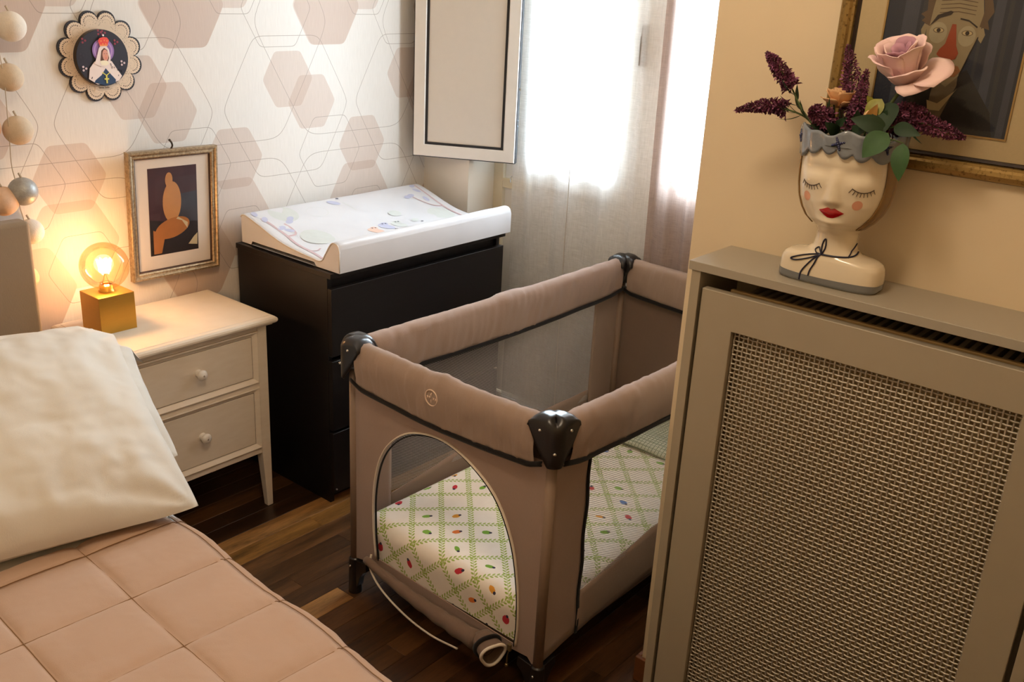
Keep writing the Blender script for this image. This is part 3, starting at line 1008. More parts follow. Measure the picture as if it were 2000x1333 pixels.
def plaque():
    p = thing('wall_plaque', 'round scalloped black plaque with cream lace border and a crowned veiled woman', 'plaque', (-0.389, -0.001, 1.368))
    cx, cz = -0.389, 1.368
    R0, rl = 0.0965, 0.0262
    def rad(t_, ins):
        d = ((t_ + pi / 12) % (pi / 6)) - pi / 12
        r_ = rl - ins
        q = r_ * r_ - (R0 * sin(d)) ** 2
        return R0 * cos(d) + sqrt(max(q, 0)) if q > 0 else R0 * cos(d) - 0.001
    F = lambda a, b, h: (cx + a, -h, cz + b)
    off = pi / 12
    def ring(ins, n, ser=0):
        out = []
        for k in range(n):
            t_ = 2 * pi * k / n
            r_ = rad(t_, 0) - ins + ser * (1 if k % 2 else -1)
            out.append((r_ * cos(t_ + off), r_ * sin(t_ + off)))
        return out
    MB().prism(ring(0, 240), F, 0.002, 0.008).build('board', plain('black_board', '#231e24', 0.5), p, bevel=0.0006)
    MB().prism(ring(0.0058, 240, 0.0009), F, 0.008, 0.0092).build('lace', plain('cream_lace', '#dcc6ae', 0.8, var=0.05), p)
    ho = MB()
    rr = random.Random(4)
    def hole(a, r_, sx, sz, rot):
        vv = []
        for k in range(7):
            t_ = 2 * pi * k / 7
            u, v = sx * cos(t_), sz * sin(t_)
            vv.append((r_ * cos(a) + u * cos(rot) - v * sin(rot), r_ * sin(a) + u * sin(rot) + v * cos(rot)))
        ho.flat(vv, lambda q, s: F(q, s, 0.0095))
    for i in range(12):
        c = off + i * pi / 6
        for k in range(9):                                  # arc of big eyelets in every scallop
            t_ = -1.25 + 2.5 * k / 8
            u, v = R0 - 0.003 + 0.0158 * cos(t_), 0.0165 * sin(t_)
            a, r_ = c + math.atan2(v, u), sqrt(u * u + v * v)
            hole(a, r_, 0.0021, 0.0012, a + t_ + 0.5)
        for k in range(10):                                 # small pricks inside
            t_ = -1.5 + 3.0 * k / 9
            u, v = R0 - 0.006 + 0.0095 * cos(t_), 0.012 * sin(t_)
            hole(c + math.atan2(v, u), sqrt(u * u + v * v), 0.0007, 0.0005, 0)
        for k in range(14):                                 # little clusters between scallops
            a = c + pi / 12 + rr.uniform(-0.10, 0.10)
            hole(a, rr.uniform(0.079, 0.097), 0.0012, 0.0005, rr.uniform(0, 3))
        for k in range(5):
            a = c + rr.uniform(-0.13, 0.13)
            hole(a, rr.uniform(0.08, 0.096), 0.0008, 0.0005, rr.uniform(0, 3))
    h = ho.build('eyelets', M_PRINTBLACK, p, weld=False)
    h['kind'] = 'stuff'
    # raised disc
    ox, oz, R = -0.005, -0.002, 0.0745
    circ = lambda x, y, rx, ry=None, n=40: [(x + rx * cos(2 * pi * k / n), y + (ry or rx) * sin(2 * pi * k / n)) for k in range(n)]
    D = lambda a, b, h: F(a + ox, b + oz, h)
    MB().prism(circ(0, 0, R, n=72), D, 0.0092, 0.026).build('disc', plain('disc_black', '#18141b', 0.35), p, bevel=0.001)
    cols = ['#1f1b28', '#8d6aa8', '#b08cc0', '#ead9d3', '#d99a86', '#e0453a', '#e8894a', '#1e3a5c', '#d9cf63', '#2a2230', '#8a2f3f', '#efe4c8', '#5b3220', '#f5f2ee', '#cdb6b8']
    mats = [plain('ink_%s' % c[1:], c, 0.45, var=0.03) for c in cols]
    im = MB()
    lay = [0]
    def poly(pts, mi):
        lay[0] += 1
        im.flat(pts, lambda a, b: D(a, b, 0.0261 + 0.00008 * lay[0]), mi)
    S = 0.0745
    sc_ = lambda pts: [(a * S, b * S) for a, b in pts]
    poly(circ(0, 0, 0.0735, n=64), 0)
    for k, (x, y) in enumerate(((-.05, .9), (.1, .88), (-.68, .62), (.55, .55), (-.8, .1), (.75, -.2), (.66, -.5), (-.75, -.35))):
        for j in range(3):
            poly(circ((x + 0.07 * cos(j * 2.1)) * S, (y + 0.07 * sin(j * 2.1)) * S, 0.0032, n=8), 10 if k < 4 else (9, 14)[k % 2])
    poly(circ(0.03 * S, 0.26 * S, 0.42 * S, n=40), 1)
    poly(circ(0.03 * S, 0.26 * S, 0.36 * S, n=40), 2)
    poly(circ(0.03 * S, 0.26 * S, 0.30 * S, n=40), 1)
    # ermine cape
    poly(sc_([(-0.62, -0.72), (-0.55, -0.35), (-0.35, -0.12), (0.0, -0.02), (0.32, -0.12), (0.5, -0.4), (0.68, -0.66), (0.55, -0.82), (0.3, -0.9), (-0.3, -0.93)]), 3)
    poly(sc_([(0.06, -0.36), (0.22, -0.56), (0.42, -0.78), (0.40, -0.9), (0.0, -0.985), (-0.42, -0.86), (-0.38, -0.78), (-0.12, -0.6)]), 7)
    rr2 = random.Random(2)
    for k in range(26):
        x, y = rr2.uniform(-0.55, 0.58), rr2.uniform(-0.7, -0.2)
        if abs(x - 0.06) > 0.12 - (y + 0.36) * 0.9:
            poly(sc_([(x - .02, y), (x + .02, y + .01), (x, y - .06)]), 9)
    poly(sc_([(-0.1, -0.52), (0.06, -0.64), (0.22, -0.52), (0.2, -0.5), (0.06, -0.60), (-0.08, -0.49)]), 8)
    poly(sc_([(0.03, -0.6), (0.09, -0.6), (0.09, -0.9), (0.03, -0.9)]), 8)
    poly(sc_([(-0.03, -0.72), (0.15, -0.72), (0.15, -0.77), (-0.03, -0.77)]), 8)
    # veil, hair, face
    poly(sc_([(-0.36, -0.2), (-0.25, 0.05), (-0.14, 0.35), (-0.04, 0.47), (0.12, 0.47), (0.24, 0.3), (0.28, 0.02), (0.25, -0.18), (0.1, -0.3), (-0.1, -0.3)]), 3)
    poly(sc_([(-0.13, -0.1), (-0.06, 0.26), (0.06, 0.36), (0.17, 0.28), (0.22, 0.0), (0.16, -0.12), (0.05, -0.16)]), 12)
    poly([(0.085 * S + 0.115 * S * cos(t_) , 0.10 * S + 0.20 * S * sin(t_)) for t_ in [2 * pi * i / 24 for i in range(24)]], 4)
    poly(sc_([(-0.14, -0.1), (0.0, -0.08), (0.14, -0.1), (0.2, -0.2), (0.08, -0.27), (-0.1, -0.25)]), 11)
    for x in (0.045, 0.135):
        poly(circ(x * S, 0.15 * S, 0.022 * S, 0.01 * S, 8), 12)
    poly(circ(0.095 * S, 0.0 * S, 0.03 * S, 0.013 * S, 8), 5)
    poly(sc_([(0.09, 0.13), (0.115, 0.05), (0.075, 0.05)]), 6)
    # crown
    poly(sc_([(-0.1, 0.44), (0.2, 0.44), (0.27, 0.62), (0.2, 0.72), (0.06, 0.74), (-0.1, 0.70), (-0.15, 0.6)]), 5)
    poly(sc_([(-0.1, 0.42), (0.2, 0.42), (0.21, 0.47), (-0.11, 0.47)]), 6)
    for x, y in ((-0.04, 0.6), (0.09, 0.62), (0.19, 0.6), (0.02, 0.5), (0.13, 0.5)):
        poly(circ(x * S, y * S, 0.028 * S, n=8), 6)
    poly(circ(0.06 * S, 0.80 * S, 0.035 * S, n=10), 13)
    im.build('portrait', mats, p, weld=False)
    # ribbon label under the disc
    lb = MB().prism([(-0.029, -0.092), (0.028, -0.092), (0.024, -0.079), (-0.025, -0.079)], F, 0.0092, 0.0099)
    lab = lb.build('label_panel', plain('cream_lace', '#d3b795'), p)
    for z, a, b in ((-0.0865, -0.024, 0.024), (-0.0895, -0.02, 0.019)):
        MB().prism([(a, z), (b, z), (b, z + 0.0005), (a, z + 0.0005)], F, 0.0099, 0.0101).build('ruled_line', M_PRINTBLACK, lab)
    fc = bpy.data.curves.new('lettering', 'FONT')
    fc.body = 'Santa Sofia'
    fc.size = 0.0072
    fc.align_x = 'CENTER'
    fc.extrude = 0.0001
    fo = bpy.data.objects.new('lettering', fc)
    COL.objects.link(fo)
    bpy.context.view_layer.update()
    me = bpy.data.meshes.new_from_object(fo.evaluated_get(bpy.context.evaluated_depsgraph_get()))
    bpy.data.objects.remove(fo)
    me.transform(Matrix.Translation((cx, -0.0102, cz - 0.0845)) @ Matrix.Rotation(pi / 2, 4, 'X'))
    me.materials.clear()
    me.materials.append(M_PRINTBLACK)
    fo = bpy.data.objects.new('lettering', me)
    COL.objects.link(fo)
    fo.parent = lab
    fo['kind'] = 'stuff'
plaque()

def garland():
    g = thing('string_light_garland', 'string of cotton ball lights hanging on the wallpaper beside the headboard', 'string lights', (-0.68, -0.06, 0.75))
    M = [plain('cotton_white', '#e2d8cb', 0.9, var=0.06, scale=90, bump=0.5, bscale=260), plain('cotton_beige', '#cdb9a0', 0.9, var=0.08, scale=90, bump=0.5, bscale=260),
         plain('cotton_silver', '#a9a8a4', 0.45, 0.35, var=0.18, scale=160, bump=0.5, bscale=260), plain('cotton_peach', '#ddb99c', 0.9, var=0.08, scale=90, bump=0.5, bscale=260)]
    mats = []
    cable = plain('pale_cable', '#b7a68f', 0.5)
    cb = MB()
    cb.tube(crv([(-0.70, -0.05, 1.62), (-0.70, -0.06, 1.5), (-0.684, -0.07, 1.36), (-0.690, -0.075, 1.2), (-0.692, -0.07, 1.115), (-0.683, -0.06, 1.07), (-0.68, -0.06, 1.0), (-0.675, -0.065, 0.95), (-0.676, -0.06, 0.84), (-0.672, -0.03, 0.7), (-0.68, -0.03, 0.6)], 60), 0.0013, 6)
    cb.build('cord', cable, g, smooth=True)
    for (x, z, y, r, mi) in ((-0.647, 1.452, -0.06, 0.037, 0), (-0.664, 1.329, -0.055, 0.035, 1), (-0.660, 1.197, -0.06, 0.037, 1), (-0.667, 1.039, -0.06, 0.037, 2),
                             (-0.716, 1.018, -0.05, 0.038, 3), (-0.652, 0.925, -0.042, 0.034, 0), (-0.678, 0.80, -0.038, 0.033, 3), (-0.735, 1.21, -0.05, 0.036, 3), (-0.72, 0.86, -0.04, 0.03, 0)):
        b = MB().ball((x, y, z), r, 28, 18).build('cotton_ball', M[mi], g, smooth=True)
        MB().tube([(x, y, z + r - 0.001), (x - 0.006, y, z + r + 0.012)], 0.0028, 6).build('lamp_holder', cable, b)
garland()

# ================================================================== TRAVEL COT (local frame: posts at the corners of 1.203 x 0.653 m)
def cot():
    LC, WC = 1.2027, 0.6529
    c = thing('travel_cot', 'taupe fabric travel cot with mesh sides and an open zipped end door', 'cot', (-0.2686, -1.5399, 0), -0.0146, local=True)
    FAB = fabric('taupe_cot_fabric', '#a08a7c', 900, 0.3)
    FABP = fabric('pinkish_taupe_fabric', '#a68f83', 900, 0.3)
    FABD = fabric('dark_shaded_taupe_fabric', '#7a6557', 900, 0.3)
    BLK = fabric('black_binding', '#15100f', 1200, 0.3)
    PLA = plain('black_plastic', '#191514', 0.3, var=0.03, spec=0.6)
    TAPE = fabric('cream_zip_tape', '#e8dccb', 1500, 0.3)
    NET = net('pale_netting', '#c6c0c2', 0.0050, 0.22)
    ZT = 0.752
    # padded rails -------------------------------------------------
    prof = [(0.020, 0.640), (0.023, 0.66), (0.027, 0.685), (0.0285, 0.71), (0.026, 0.732), (0.017, 0.747), (0.004, 0.753), (-0.010, 0.751), (-0.021, 0.741), (-0.026, 0.722), (-0.027, 0.695), (-0.024, 0.665), (-0.020, 0.642), (-0.012, 0.637), (0.012, 0.636), (0.020, 0.640)]
    corners = [Vector((0, 0, 0)), Vector((LC, 0, 0)), Vector((LC, WC, 0)), Vector((0, WC, 0))]
    rails = []
    for k in range(4):
        A, B = corners[k], corners[(k + 1) % 4]
        d = (B - A).normalized()
        n = Vector((d.y, -d.x, 0))
        ln = (B - A).length
        m = 44
        def f(a, b, A=A, d=d, n=n, ln=ln, k=k):
            s = lerp(0.035, ln - 0.035, a)
            i = b * (len(prof) - 1)
            j = min(int(i), len(prof) - 2)
            o_ = lerp(prof[j][0], prof[j + 1][0], i - j)
            z = lerp(prof[j][1], prof[j + 1][1], i - j)
            sag = sin(pi * a)
            mid = math.exp(-((a - 0.5) / 0.05) ** 2)
            lowf = (0.75 - z) / 0.11
            z += -0.014 * sag * lowf - 0.004 * sag + 0.006 * mid * (1 - lowf)
            o_ *= 1 + 0.10 * mid
            wr = 0.0034 * nz(s * 50 + k * 7 + z * 12, z * 9, 1.7 * k) + 0.0030 * nz(s * 20, z * 26, k + 4) + 0.0016 * nz(s * 130, z * 16, 2 + k)
            o_ += wr * (1 if o_ > 0 else -1)
            z += 0.0012 * nz(s * 30, 3 + k, 1)
            p = A + d * s + n * o_
            return (p.x, p.y, z)
        r = MB().grid(f, 150, 31).build('top_rail', FABP if k in (0, 2) else FAB, c, smooth=True)
        rails.append(r)
        # binding under the rail, outside and inside
        for sgn, nm in ((1, 'binding'), (-1, 'inner_binding')):
            def g(a, b, A=A, d=d, n=n, ln=ln, sgn=sgn):
                s = lerp(0.012, ln - 0.012, a)
                z = 0.632 - 0.016 * sin(pi * a) + 0.012 * max(0, 1 - min(a, 1 - a) / 0.06) + 0.012 * b + 0.0012 * nz(s * 9, 4, sgn)
                p = A + d * s + n * (sgn * (0.021 + 0.0035 * sin(pi * b)))
                return (p.x, p.y, z)
            MB().grid(g, 60, 4).build(nm, BLK, r, smooth=True, solid=0.003)
    # embroidered emblem on the end rail (outer face x = -0.029)
    em = MB()
    ey, ez, R = 0.343, 0.700, 0.0195
    lvl = lambda y_, z_: (-0.0315 - 0.05 * max(0, z_ - 0.71) * 0, y_, z_)
    ringp = [(-0.0305, ey + R * cos(2 * pi * k / 40), ez + R * sin(2 * pi * k / 40)) for k in range(40)]
    em.tube(ringp, 0.0016, 6, closed=True)
    em.tube([(-0.031, ey - 0.001, ez + 0.013), (-0.031, ey + 0.0005, ez + 0.008), (-0.031, ey, ez + 0.003)], lambda t_: 0.0022 * (1 - 0.6 * abs(2 * t_ - 1)), 6)
    em.tube([(-0.031, ey, ez - 0.004), (-0.031, ey, ez - 0.012)], lambda t_: 0.0022 * (1 - 0.6 * abs(2 * t_ - 1)), 6)
    for k in range(5):
        yy = ey + 0.0135 - 0.0068 * k
        if k != 2:
            em.tube([(-0.031, yy, ez + 0.003), (-0.031, yy - 0.002, ez + 0.0), (-0.031, yy + 0.0005, ez - 0.003)], 0.0013, 5)
            em.tube([(-0.031, yy - 0.0025, ez + 0.0025), (-0.031, yy - 0.003, ez - 0.0025)], 0.0011, 5)
    em.build('emblem', plain('cream_thread', '#ead0bb', 0.8), rails[3], smooth=True)
    # corner caps: L-shaped moulded shells ---------------------------
    for k in range(4):
        P0 = corners[k]
        d1 = (corners[(k + 1) % 4] - P0).normalized()
        d0 = (corners[k - 1] - P0).normalized()
        sx = Vector((1 if P0.x < 0.5 else -1, 0, 0))
        sy = Vector((0, 1 if P0.y < 0.3 else -1, 0))
        REACH, RC = 0.076, 0.030
        def path(s):
            """plan position and outward normal at signed arc distance s from the corner"""
            q = RC * pi / 4
            if s < -q:
                return sx * 0 - sx * 0 + sy * 0 + (sy * 0) + (-sx * 0.031 + sy * (-s - q + RC - 0.031)), -sx
            if s > q:
                return (-sy * 0.031 + sx * (s - q + RC - 0.031)), -sy
            a = (s / q + 1) * pi / 4
            cc = sx * (RC - 0.031) + sy * (RC - 0.031)
            nn = -sx * cos(a) - sy * sin(a)
            return cc + nn * RC, nn
        cs = [(0.006, 0), (0.0, 0), (0.0, 1), (0.004, 2), (0.012, 3), (0.03, 4), (0.046, 5), (0.055, 6), (0.058, 7), (0.056, 8)]
        def f(a, b):
            s = (a * 2 - 1) * REACH
            t_ = abs(s) / REACH
            zlow = 0.648 + 0.066 * max(0, (t_ - 0.22) / 0.78) ** 0.85 * (1 + 0.35 * t_ * t_)
            ztop = 0.7585 + 0.003 * sin(pi * min(1, t_ * 1.1)) - 0.008 * max(0, 1 - t_ / 0.35)
            e_ = sqrt(max(0.0, 1 - (max(0, t_ - 0.68) / 0.32) ** 2))
            zlow = 0.733 - (0.733 - zlow) * e_
            ztop = 0.734 + (ztop - 0.734) * e_
            zin = min(0.668 + 0.062 * max(0, (abs(s) - 0.048) / 0.028) ** 0.8, ztop - 0.004)
            p, n = path(s)
            # cross-section: outer face up, over the top, down the inner face
            T = 0.0625
            seq = [(0.004, zlow), (0.0, zlow + 0.003), (0.0, lerp(zlow, ztop, 0.35)), (0.0, lerp(zlow, ztop, 0.7)), (0.0, lerp(zlow, ztop, 0.85)), (0.004 * e_, ztop - 0.006 * e_), (0.013, ztop), (T * 0.5, ztop + 0.001), (T - 0.012, ztop - 0.002), (T - 0.003, ztop - 0.010), (T, lerp(zin, ztop - 0.01, 0.5)), (T, zin)]
            i = b * (len(seq) - 1)
            j = min(int(i), len(seq) - 2)
            o_ = lerp(seq[j][0], seq[j + 1][0], i - j)
            z = lerp(seq[j][1], seq[j + 1][1], i - j)
            # inside the bend the inner face collapses onto the inner corner
            q = P0 + p - n * o_
            if abs(s) < RC * pi / 4 + 0.028:
                lim = -0.031 + 0.0625
                u = (q - P0).dot(sx)
                v = (q - P0).dot(sy)
                q = P0 + sx * min(u, max(lim, 0) if v < lim else 9) + sy * min(v, lim if u <= lim + 1e-6 else 9)
            return (q.x, q.y, z)
        cap = MB().grid(f, 41, 23).build('corner_cap', PLA, c, smooth=True, solid=0.003)
        def rivet(*p):
            MB().ball(p, 0.0042, 10, 8).build('rivet', M_STEEL, cap, smooth=True)
        for (u, nn) in ((0.040, -sx), (0.040, -sy)):
            t_ = sy if nn == -sx else sx
            q = P0 + nn * 0.0325 + t_ * (u - 0.031 + 0.006)
            rivet(q.x, q.y, 0.733)
        dg = (-sx - sy).normalized()
        q = P0 + dg * 0.0325
        rivet(q.x + (-sx.x) * 0.002, q.y, 0.686)
        # post and foot
        MB().tube([(P0.x, P0.y, 0.085), (P0.x, P0.y, 0.67)], 0.0122, 16).build('post', plain('brown_tube', '#8b7462', 0.55, var=0.08), c, smooth=True)
        ft = MB()
        ft.lathe([(0.019, 0.0), (0.0195, 0.004), (0.0185, 0.012), (0.017, 0.085), (0.0165, 0.108), (0.012, 0.112), (0.0001, 0.112)], (P0.x, P0.y, 0), 20)
        ft.lathe([(0.0001, 0.0), (0.019, 0.0)], (P0.x, P0.y, 0), 20)
        for ax in (sx, sy):
            pp = [(0.008, 0.108), (0.055, 0.113), (0.056, 0.088), (0.042, 0.078), (0.028, 0.056), (0.022, 0.03), (0.012, 0.02)]
            w_ = 0.010
            ot = sy if ax == sx else sx
            ft.prism(pp, lambda a, b, h, ax=ax, ot=ot: tuple(P0 + ax * a + ot * h + Vector((0, 0, b))), -w_, w_)
        fo = ft.build('foot', PLA, c, bevel=0.0015)
        MB().ball((P0.x - sx.x * 0.0175, P0.y, 0.088), 0.0035, 10, 8).build('rivet', M_STEEL, fo, smooth=True)
    # end panel with the arched opening ------------------------------
    arch = crv([(0.560, 0.150, 0), (0.570, 0.25, 0), (0.568, 0.36, 0), (0.545, 0.455, 0), (0.500, 0.522, 0), (0.43, 0.570, 0), (0.33, 0.588, 0), (0.235, 0.563, 0), (0.15, 0.505, 0), (0.095, 0.41, 0), (0.07, 0.30, 0), (0.063, 0.20, 0), (0.066, 0.135, 0)], 60)
    hole = [(p.x, p.y) for p in arch]
    outer = []
    for i in range(31):
        a = i / 30
        outer.append((lerp(-0.002, WC + 0.002, a), 0.648 - 0.012 * sin(pi * a)))
    for i in range(12):
        outer.append((WC + 0.004, 0.62 - 0.51 * i / 11))
    outer += [(WC - 0.03, 0.117), (WC - 0.07, 0.126), (0.60, 0.128)]
    outer_b = [(0.03, 0.122), (0.012, 0.105)]
    ring = outer + [(0.5, 0.118), (0.35, 0.112), (0.2, 0.11), (0.08, 0.118)] + outer_b + [(-0.004, 0.10)] + [(-0.004, 0.12 + 0.5 * i / 11) for i in range(12)]
    tri = tessellate_polygon([[Vector((a, b, 0)) for a, b in ring], [Vector((a, b, 0)) for a, b in hole]])
    allp = ring + hole
    ep = MB()
    ep.add([(-0.0035 - 0.002 * nz(a * 9, b * 6, 1), a, b) for a, b in allp], [tuple(t_) for t_ in tri])
    ep.build('end_panel', FABP, c, solid=0.002)
    zt = MB()
    zt.tube([(-0.0065, p.x, p.y) for p in arch], 0.0042, 8, flat=0.55)
    zt.build('zip_tape', TAPE, c, smooth=True)
    zb = MB()
    zb.tube([(-0.0035, p.x - 0.0065 * (1 if p.x > 0.32 else -1) * min(1, abs(p.x - 0.32) * 8), p.y - 0.005) for p in arch], 0.0035, 6, flat=0.6)
    zb.build('zip_teeth', BLK, c, smooth=True)
    # rolled-down door flap
    def rol(a):
        y = lerp(0.575, 0.155, a)
        return Vector((-0.030 - 0.012 * a, y, 0.150 - 0.030 * a - 0.012 * sin(pi * a)))
    rl = MB()
    rl.tube([rol(i / 30) + Vector((0, 0, 0.003 * nz(i * 0.5, 0, 0))) for i in range(31)], lambda t_: (0.010 + 0.014 * t_) * (1 + 0.06 * sin(t_ * 40)), 14)
    lo = []
    rl.build('door_flap', FABD, c, smooth=True)
    # open end of the roll: a wide collar facing the camera side
    cxy = Vector((-0.045, 0.115, 0.120))
    ax = Vector((-0.35, -1, -0.12)).normalized()
    e1 = ax.cross(Vector((0, 0, 1))).normalized()
    e2 = e1.cross(ax)
    def collar(a, b):
        t_ = a * 2 * pi
        r_ = 0.032 + 0.003 * sin(3 * t_)
        q = cxy + ax * lerp(-0.045, 0.02, b) + e1 * (r_ * lerp(0.75, 1, b) * cos(t_)) + e2 * (r_ * 0.92 * lerp(0.75, 1, b) * sin(t_))
        return tuple(q)
    MB().grid(collar, 36, 6, cu=True).build('flap_end', FABD, c, smooth=True, solid=0.003)
    rim = [collar(i / 36, 1) for i in range(36)]
    MB().tube(rim, 0.0042, 6, closed=True).build('zip_tape', TAPE, c, smooth=True)
    rim2 = [tuple(Vector(collar(i / 36, 0.55)) + (Vector(collar(i / 36, 0.55)) - cxy).normalized() * 0.004) for i in range(36)]
    MB().tube(rim2, 0.006, 6, closed=True).build('binding', BLK, c, smooth=True)
    # loose zip tape hanging below the roll
    MB().tube(crv([(-0.018, 0.566, 0.165), (-0.032, 0.556, 0.135), (-0.042, 0.50, 0.098), (-0.05, 0.40, 0.072), (-0.055, 0.30, 0.066), (-0.055, 0.21, 0.075)], 30), 0.0045, 8, flat=0.6).build('zip_tape', TAPE, c, smooth=True)
    zp = MB()
    zp.box(-0.026, -0.019, 0.066, 0.076, 0.128, 0.146)
    zp.tube([(-0.024, 0.071, 0.13), (-0.028, 0.072, 0.112), (-0.027, 0.073, 0.092)], 0.003, 6, flat=0.5)
    zp.ball((-0.028, 0.073, 0.088), 0.005, 8, 6)
    zp.build('zip_pull', plain('bronze_zip', '#8c7a55', 0.35, 0.8), c, bevel=0.001)
    # far end panel and long sides -----------------------------------
    def fe(a, b):
        return (LC + 0.0045 + 0.0025 * nz(a * 7, b * 5, 8), lerp(0, WC, a), lerp(0.12, 0.648, b))
    MB().grid(fe, 24, 14).build('end_panel', FABD, c, smooth=True, solid=0.002)  # plain cot fabric; the far end's shade is put into this darker colour
    for yy, sg in ((0.0, -1), (WC, 1)):
        Y = yy + sg * 0.0045
        x0, x1 = 0.135, LC - 0.14
        for (a0, a1) in ((0.0, x0), (x1, LC)):
            def cf_(a, b, a0=a0, a1=a1):
                x = lerp(a0, a1, a)
                zl = 0.118 + 0.02 * min(1, (x - 0) / 0.13) if x < 0.6 else 0.118 + 0.02 * min(1, (LC - x) / 0.13)
                return (x, Y + sg * 0.0015 * nz(x * 14, b * 6, 5), lerp(zl, 0.648, b))
            MB().grid(cf_, 12, 20).build('corner_panel', FABP if a0 == 0 else FAB, c, smooth=True, solid=0.002)
        MB().grid(lambda a, b: (lerp(x0 - 0.004, x1 + 0.004, a), Y + sg * 0.002 * sin(a * 9), lerp(0.26, 0.645, b)), 30, 8).build('mesh_side', NET, c, smooth=True)
        def band(a, b):
            x = lerp(x0 - 0.002, x1 + 0.002, a)
            lo_ = 0.132 + 0.020 * sin(pi * a) ** 0.7
            hi_ = 0.252 + 0.045 * min(1, a * 3.0)
            return (x, Y + sg * (0.004 * sin(pi * b) + 0.002 * nz(x * 12, b * 4, 2)), lerp(lo_, hi_, b))
        MB().grid(band, 40, 8).build('lower_band', FAB, c, smooth=True, solid=0.002)
        vb = MB()
        for xx in ((x0,) if sg < 0 else ()):
            vb.tube([(xx + 0.003 * sin(i), Y + sg * 0.002, 0.135 + 0.51 * i / 20) for i in range(21)], 0.0065, 6, flat=0.45)
        if sg < 0:
            vb.build('binding', BLK, c, smooth=True)
        for xx in (x1,) if sg < 0 else (x0, x1):
            MB().tube([(xx, Y + sg * 0.001, 0.25 + 0.39 * i / 10) for i in range(11)], 0.0025, 6).build('piping', FAB, c, smooth=True)
    MB().box(0.01, LC - 0.01, 0.01, WC - 0.01, 0.12, 0.135).build('base_board', FABD, c)
    return c
COT = cot()

def cot_mattress():
    LC, WC = 1.2027, 0.6529
    c = thing('cot_mattress', 'thick cot mattress in a white sheet printed with leafy vines and bugs', 'mattress', (-0.2686, -1.5399, 0.135), -0.0146, local=True)
    x0, x1, y0, y1, zt, zb, r = 0.004, LC - 0.012, 0.014, WC - 0.014, 0.249 - 0.135, 0.003, 0.036
    drop = zt - zb
    def unroll(s, lo, hi):
        """arc length s (0 at the lower edge of one side) -> position, drop"""
        seg = [drop - r, r * pi / 2, (hi - lo) - 2 * r, r * pi / 2, drop - r]
        if s < seg[0]:
            return lo, drop - s
        s -= seg[0]
        if s < seg[1]:
            a = s / r
            return lo + r - r * cos(a), r - r * sin(a)
        s -= seg[1]
        if s < seg[2]:
            return lo + r + s, 0
        s -= seg[2]
        if s < seg[3]:
            a = s / r
            return hi - r + r * sin(a), r - r * cos(a)
        return hi, r + (s - seg[3])
    TS = 2 * (drop - r) + r * pi + (x1 - x0) - 2 * r
    TT = 2 * (drop - r) + r * pi + (y1 - y0) - 2 * r
    def f(a, b):
        x, dx = unroll(a * TS, x0, x1)
        y, dy = unroll(b * TT, y0, y1)
        z = zt - max(dx, dy)
        if dx < 0.001 and dy < 0.001:
            z += 0.006 * sin(pi * a) * sin(pi * b) + 0.003 * nz(x * 5, y * 5, 3)
        return (x + 0.002 * nz(y * 8, z * 8, 1), y, z)
    m = MB().grid(f, 110, 70, uvfn=lambda a, b: (a * TS + 0.011, b * TT + 0.034))
    m.build('printed_sheet', vine_print(), c, smooth=True)
    MB().box(x0 + 0.01, x1 - 0.01, y0 + 0.01, y1 - 0.01, 0.0015, zt - 0.02).build('core', plain('foam', '#e8e2d6', 0.9), c)
    p = thing('baby_pillow', 'flat pale green checked pillow at the far end of the cot', 'pillow', (0.52, -1.30, 0.25))
    def pf(sg):
        def g(a, b):
            x, y = lerp(0.60, 0.895, a), lerp(-1.50, -1.03, b)
            h = ((1 - abs(2 * a - 1) ** 3) * (1 - abs(2 * b - 1) ** 3)) ** 0.5
            return (x, y, 0.262 + (0.028 * h if sg > 0 else -0.006 * h) + 0.002 * nz(x * 14, y * 14, 1))
        return g
    q = MB().grid(pf(1), 26, 36, uvfn=lambda a, b: (a * 0.3, b * 0.47)).grid(pf(-1), 26, 36, uvfn=lambda a, b: (a * 0.3, b * 0.47))
    q.build('pillow_cover', check_cloth(), p, smooth=True)
cot_mattress()

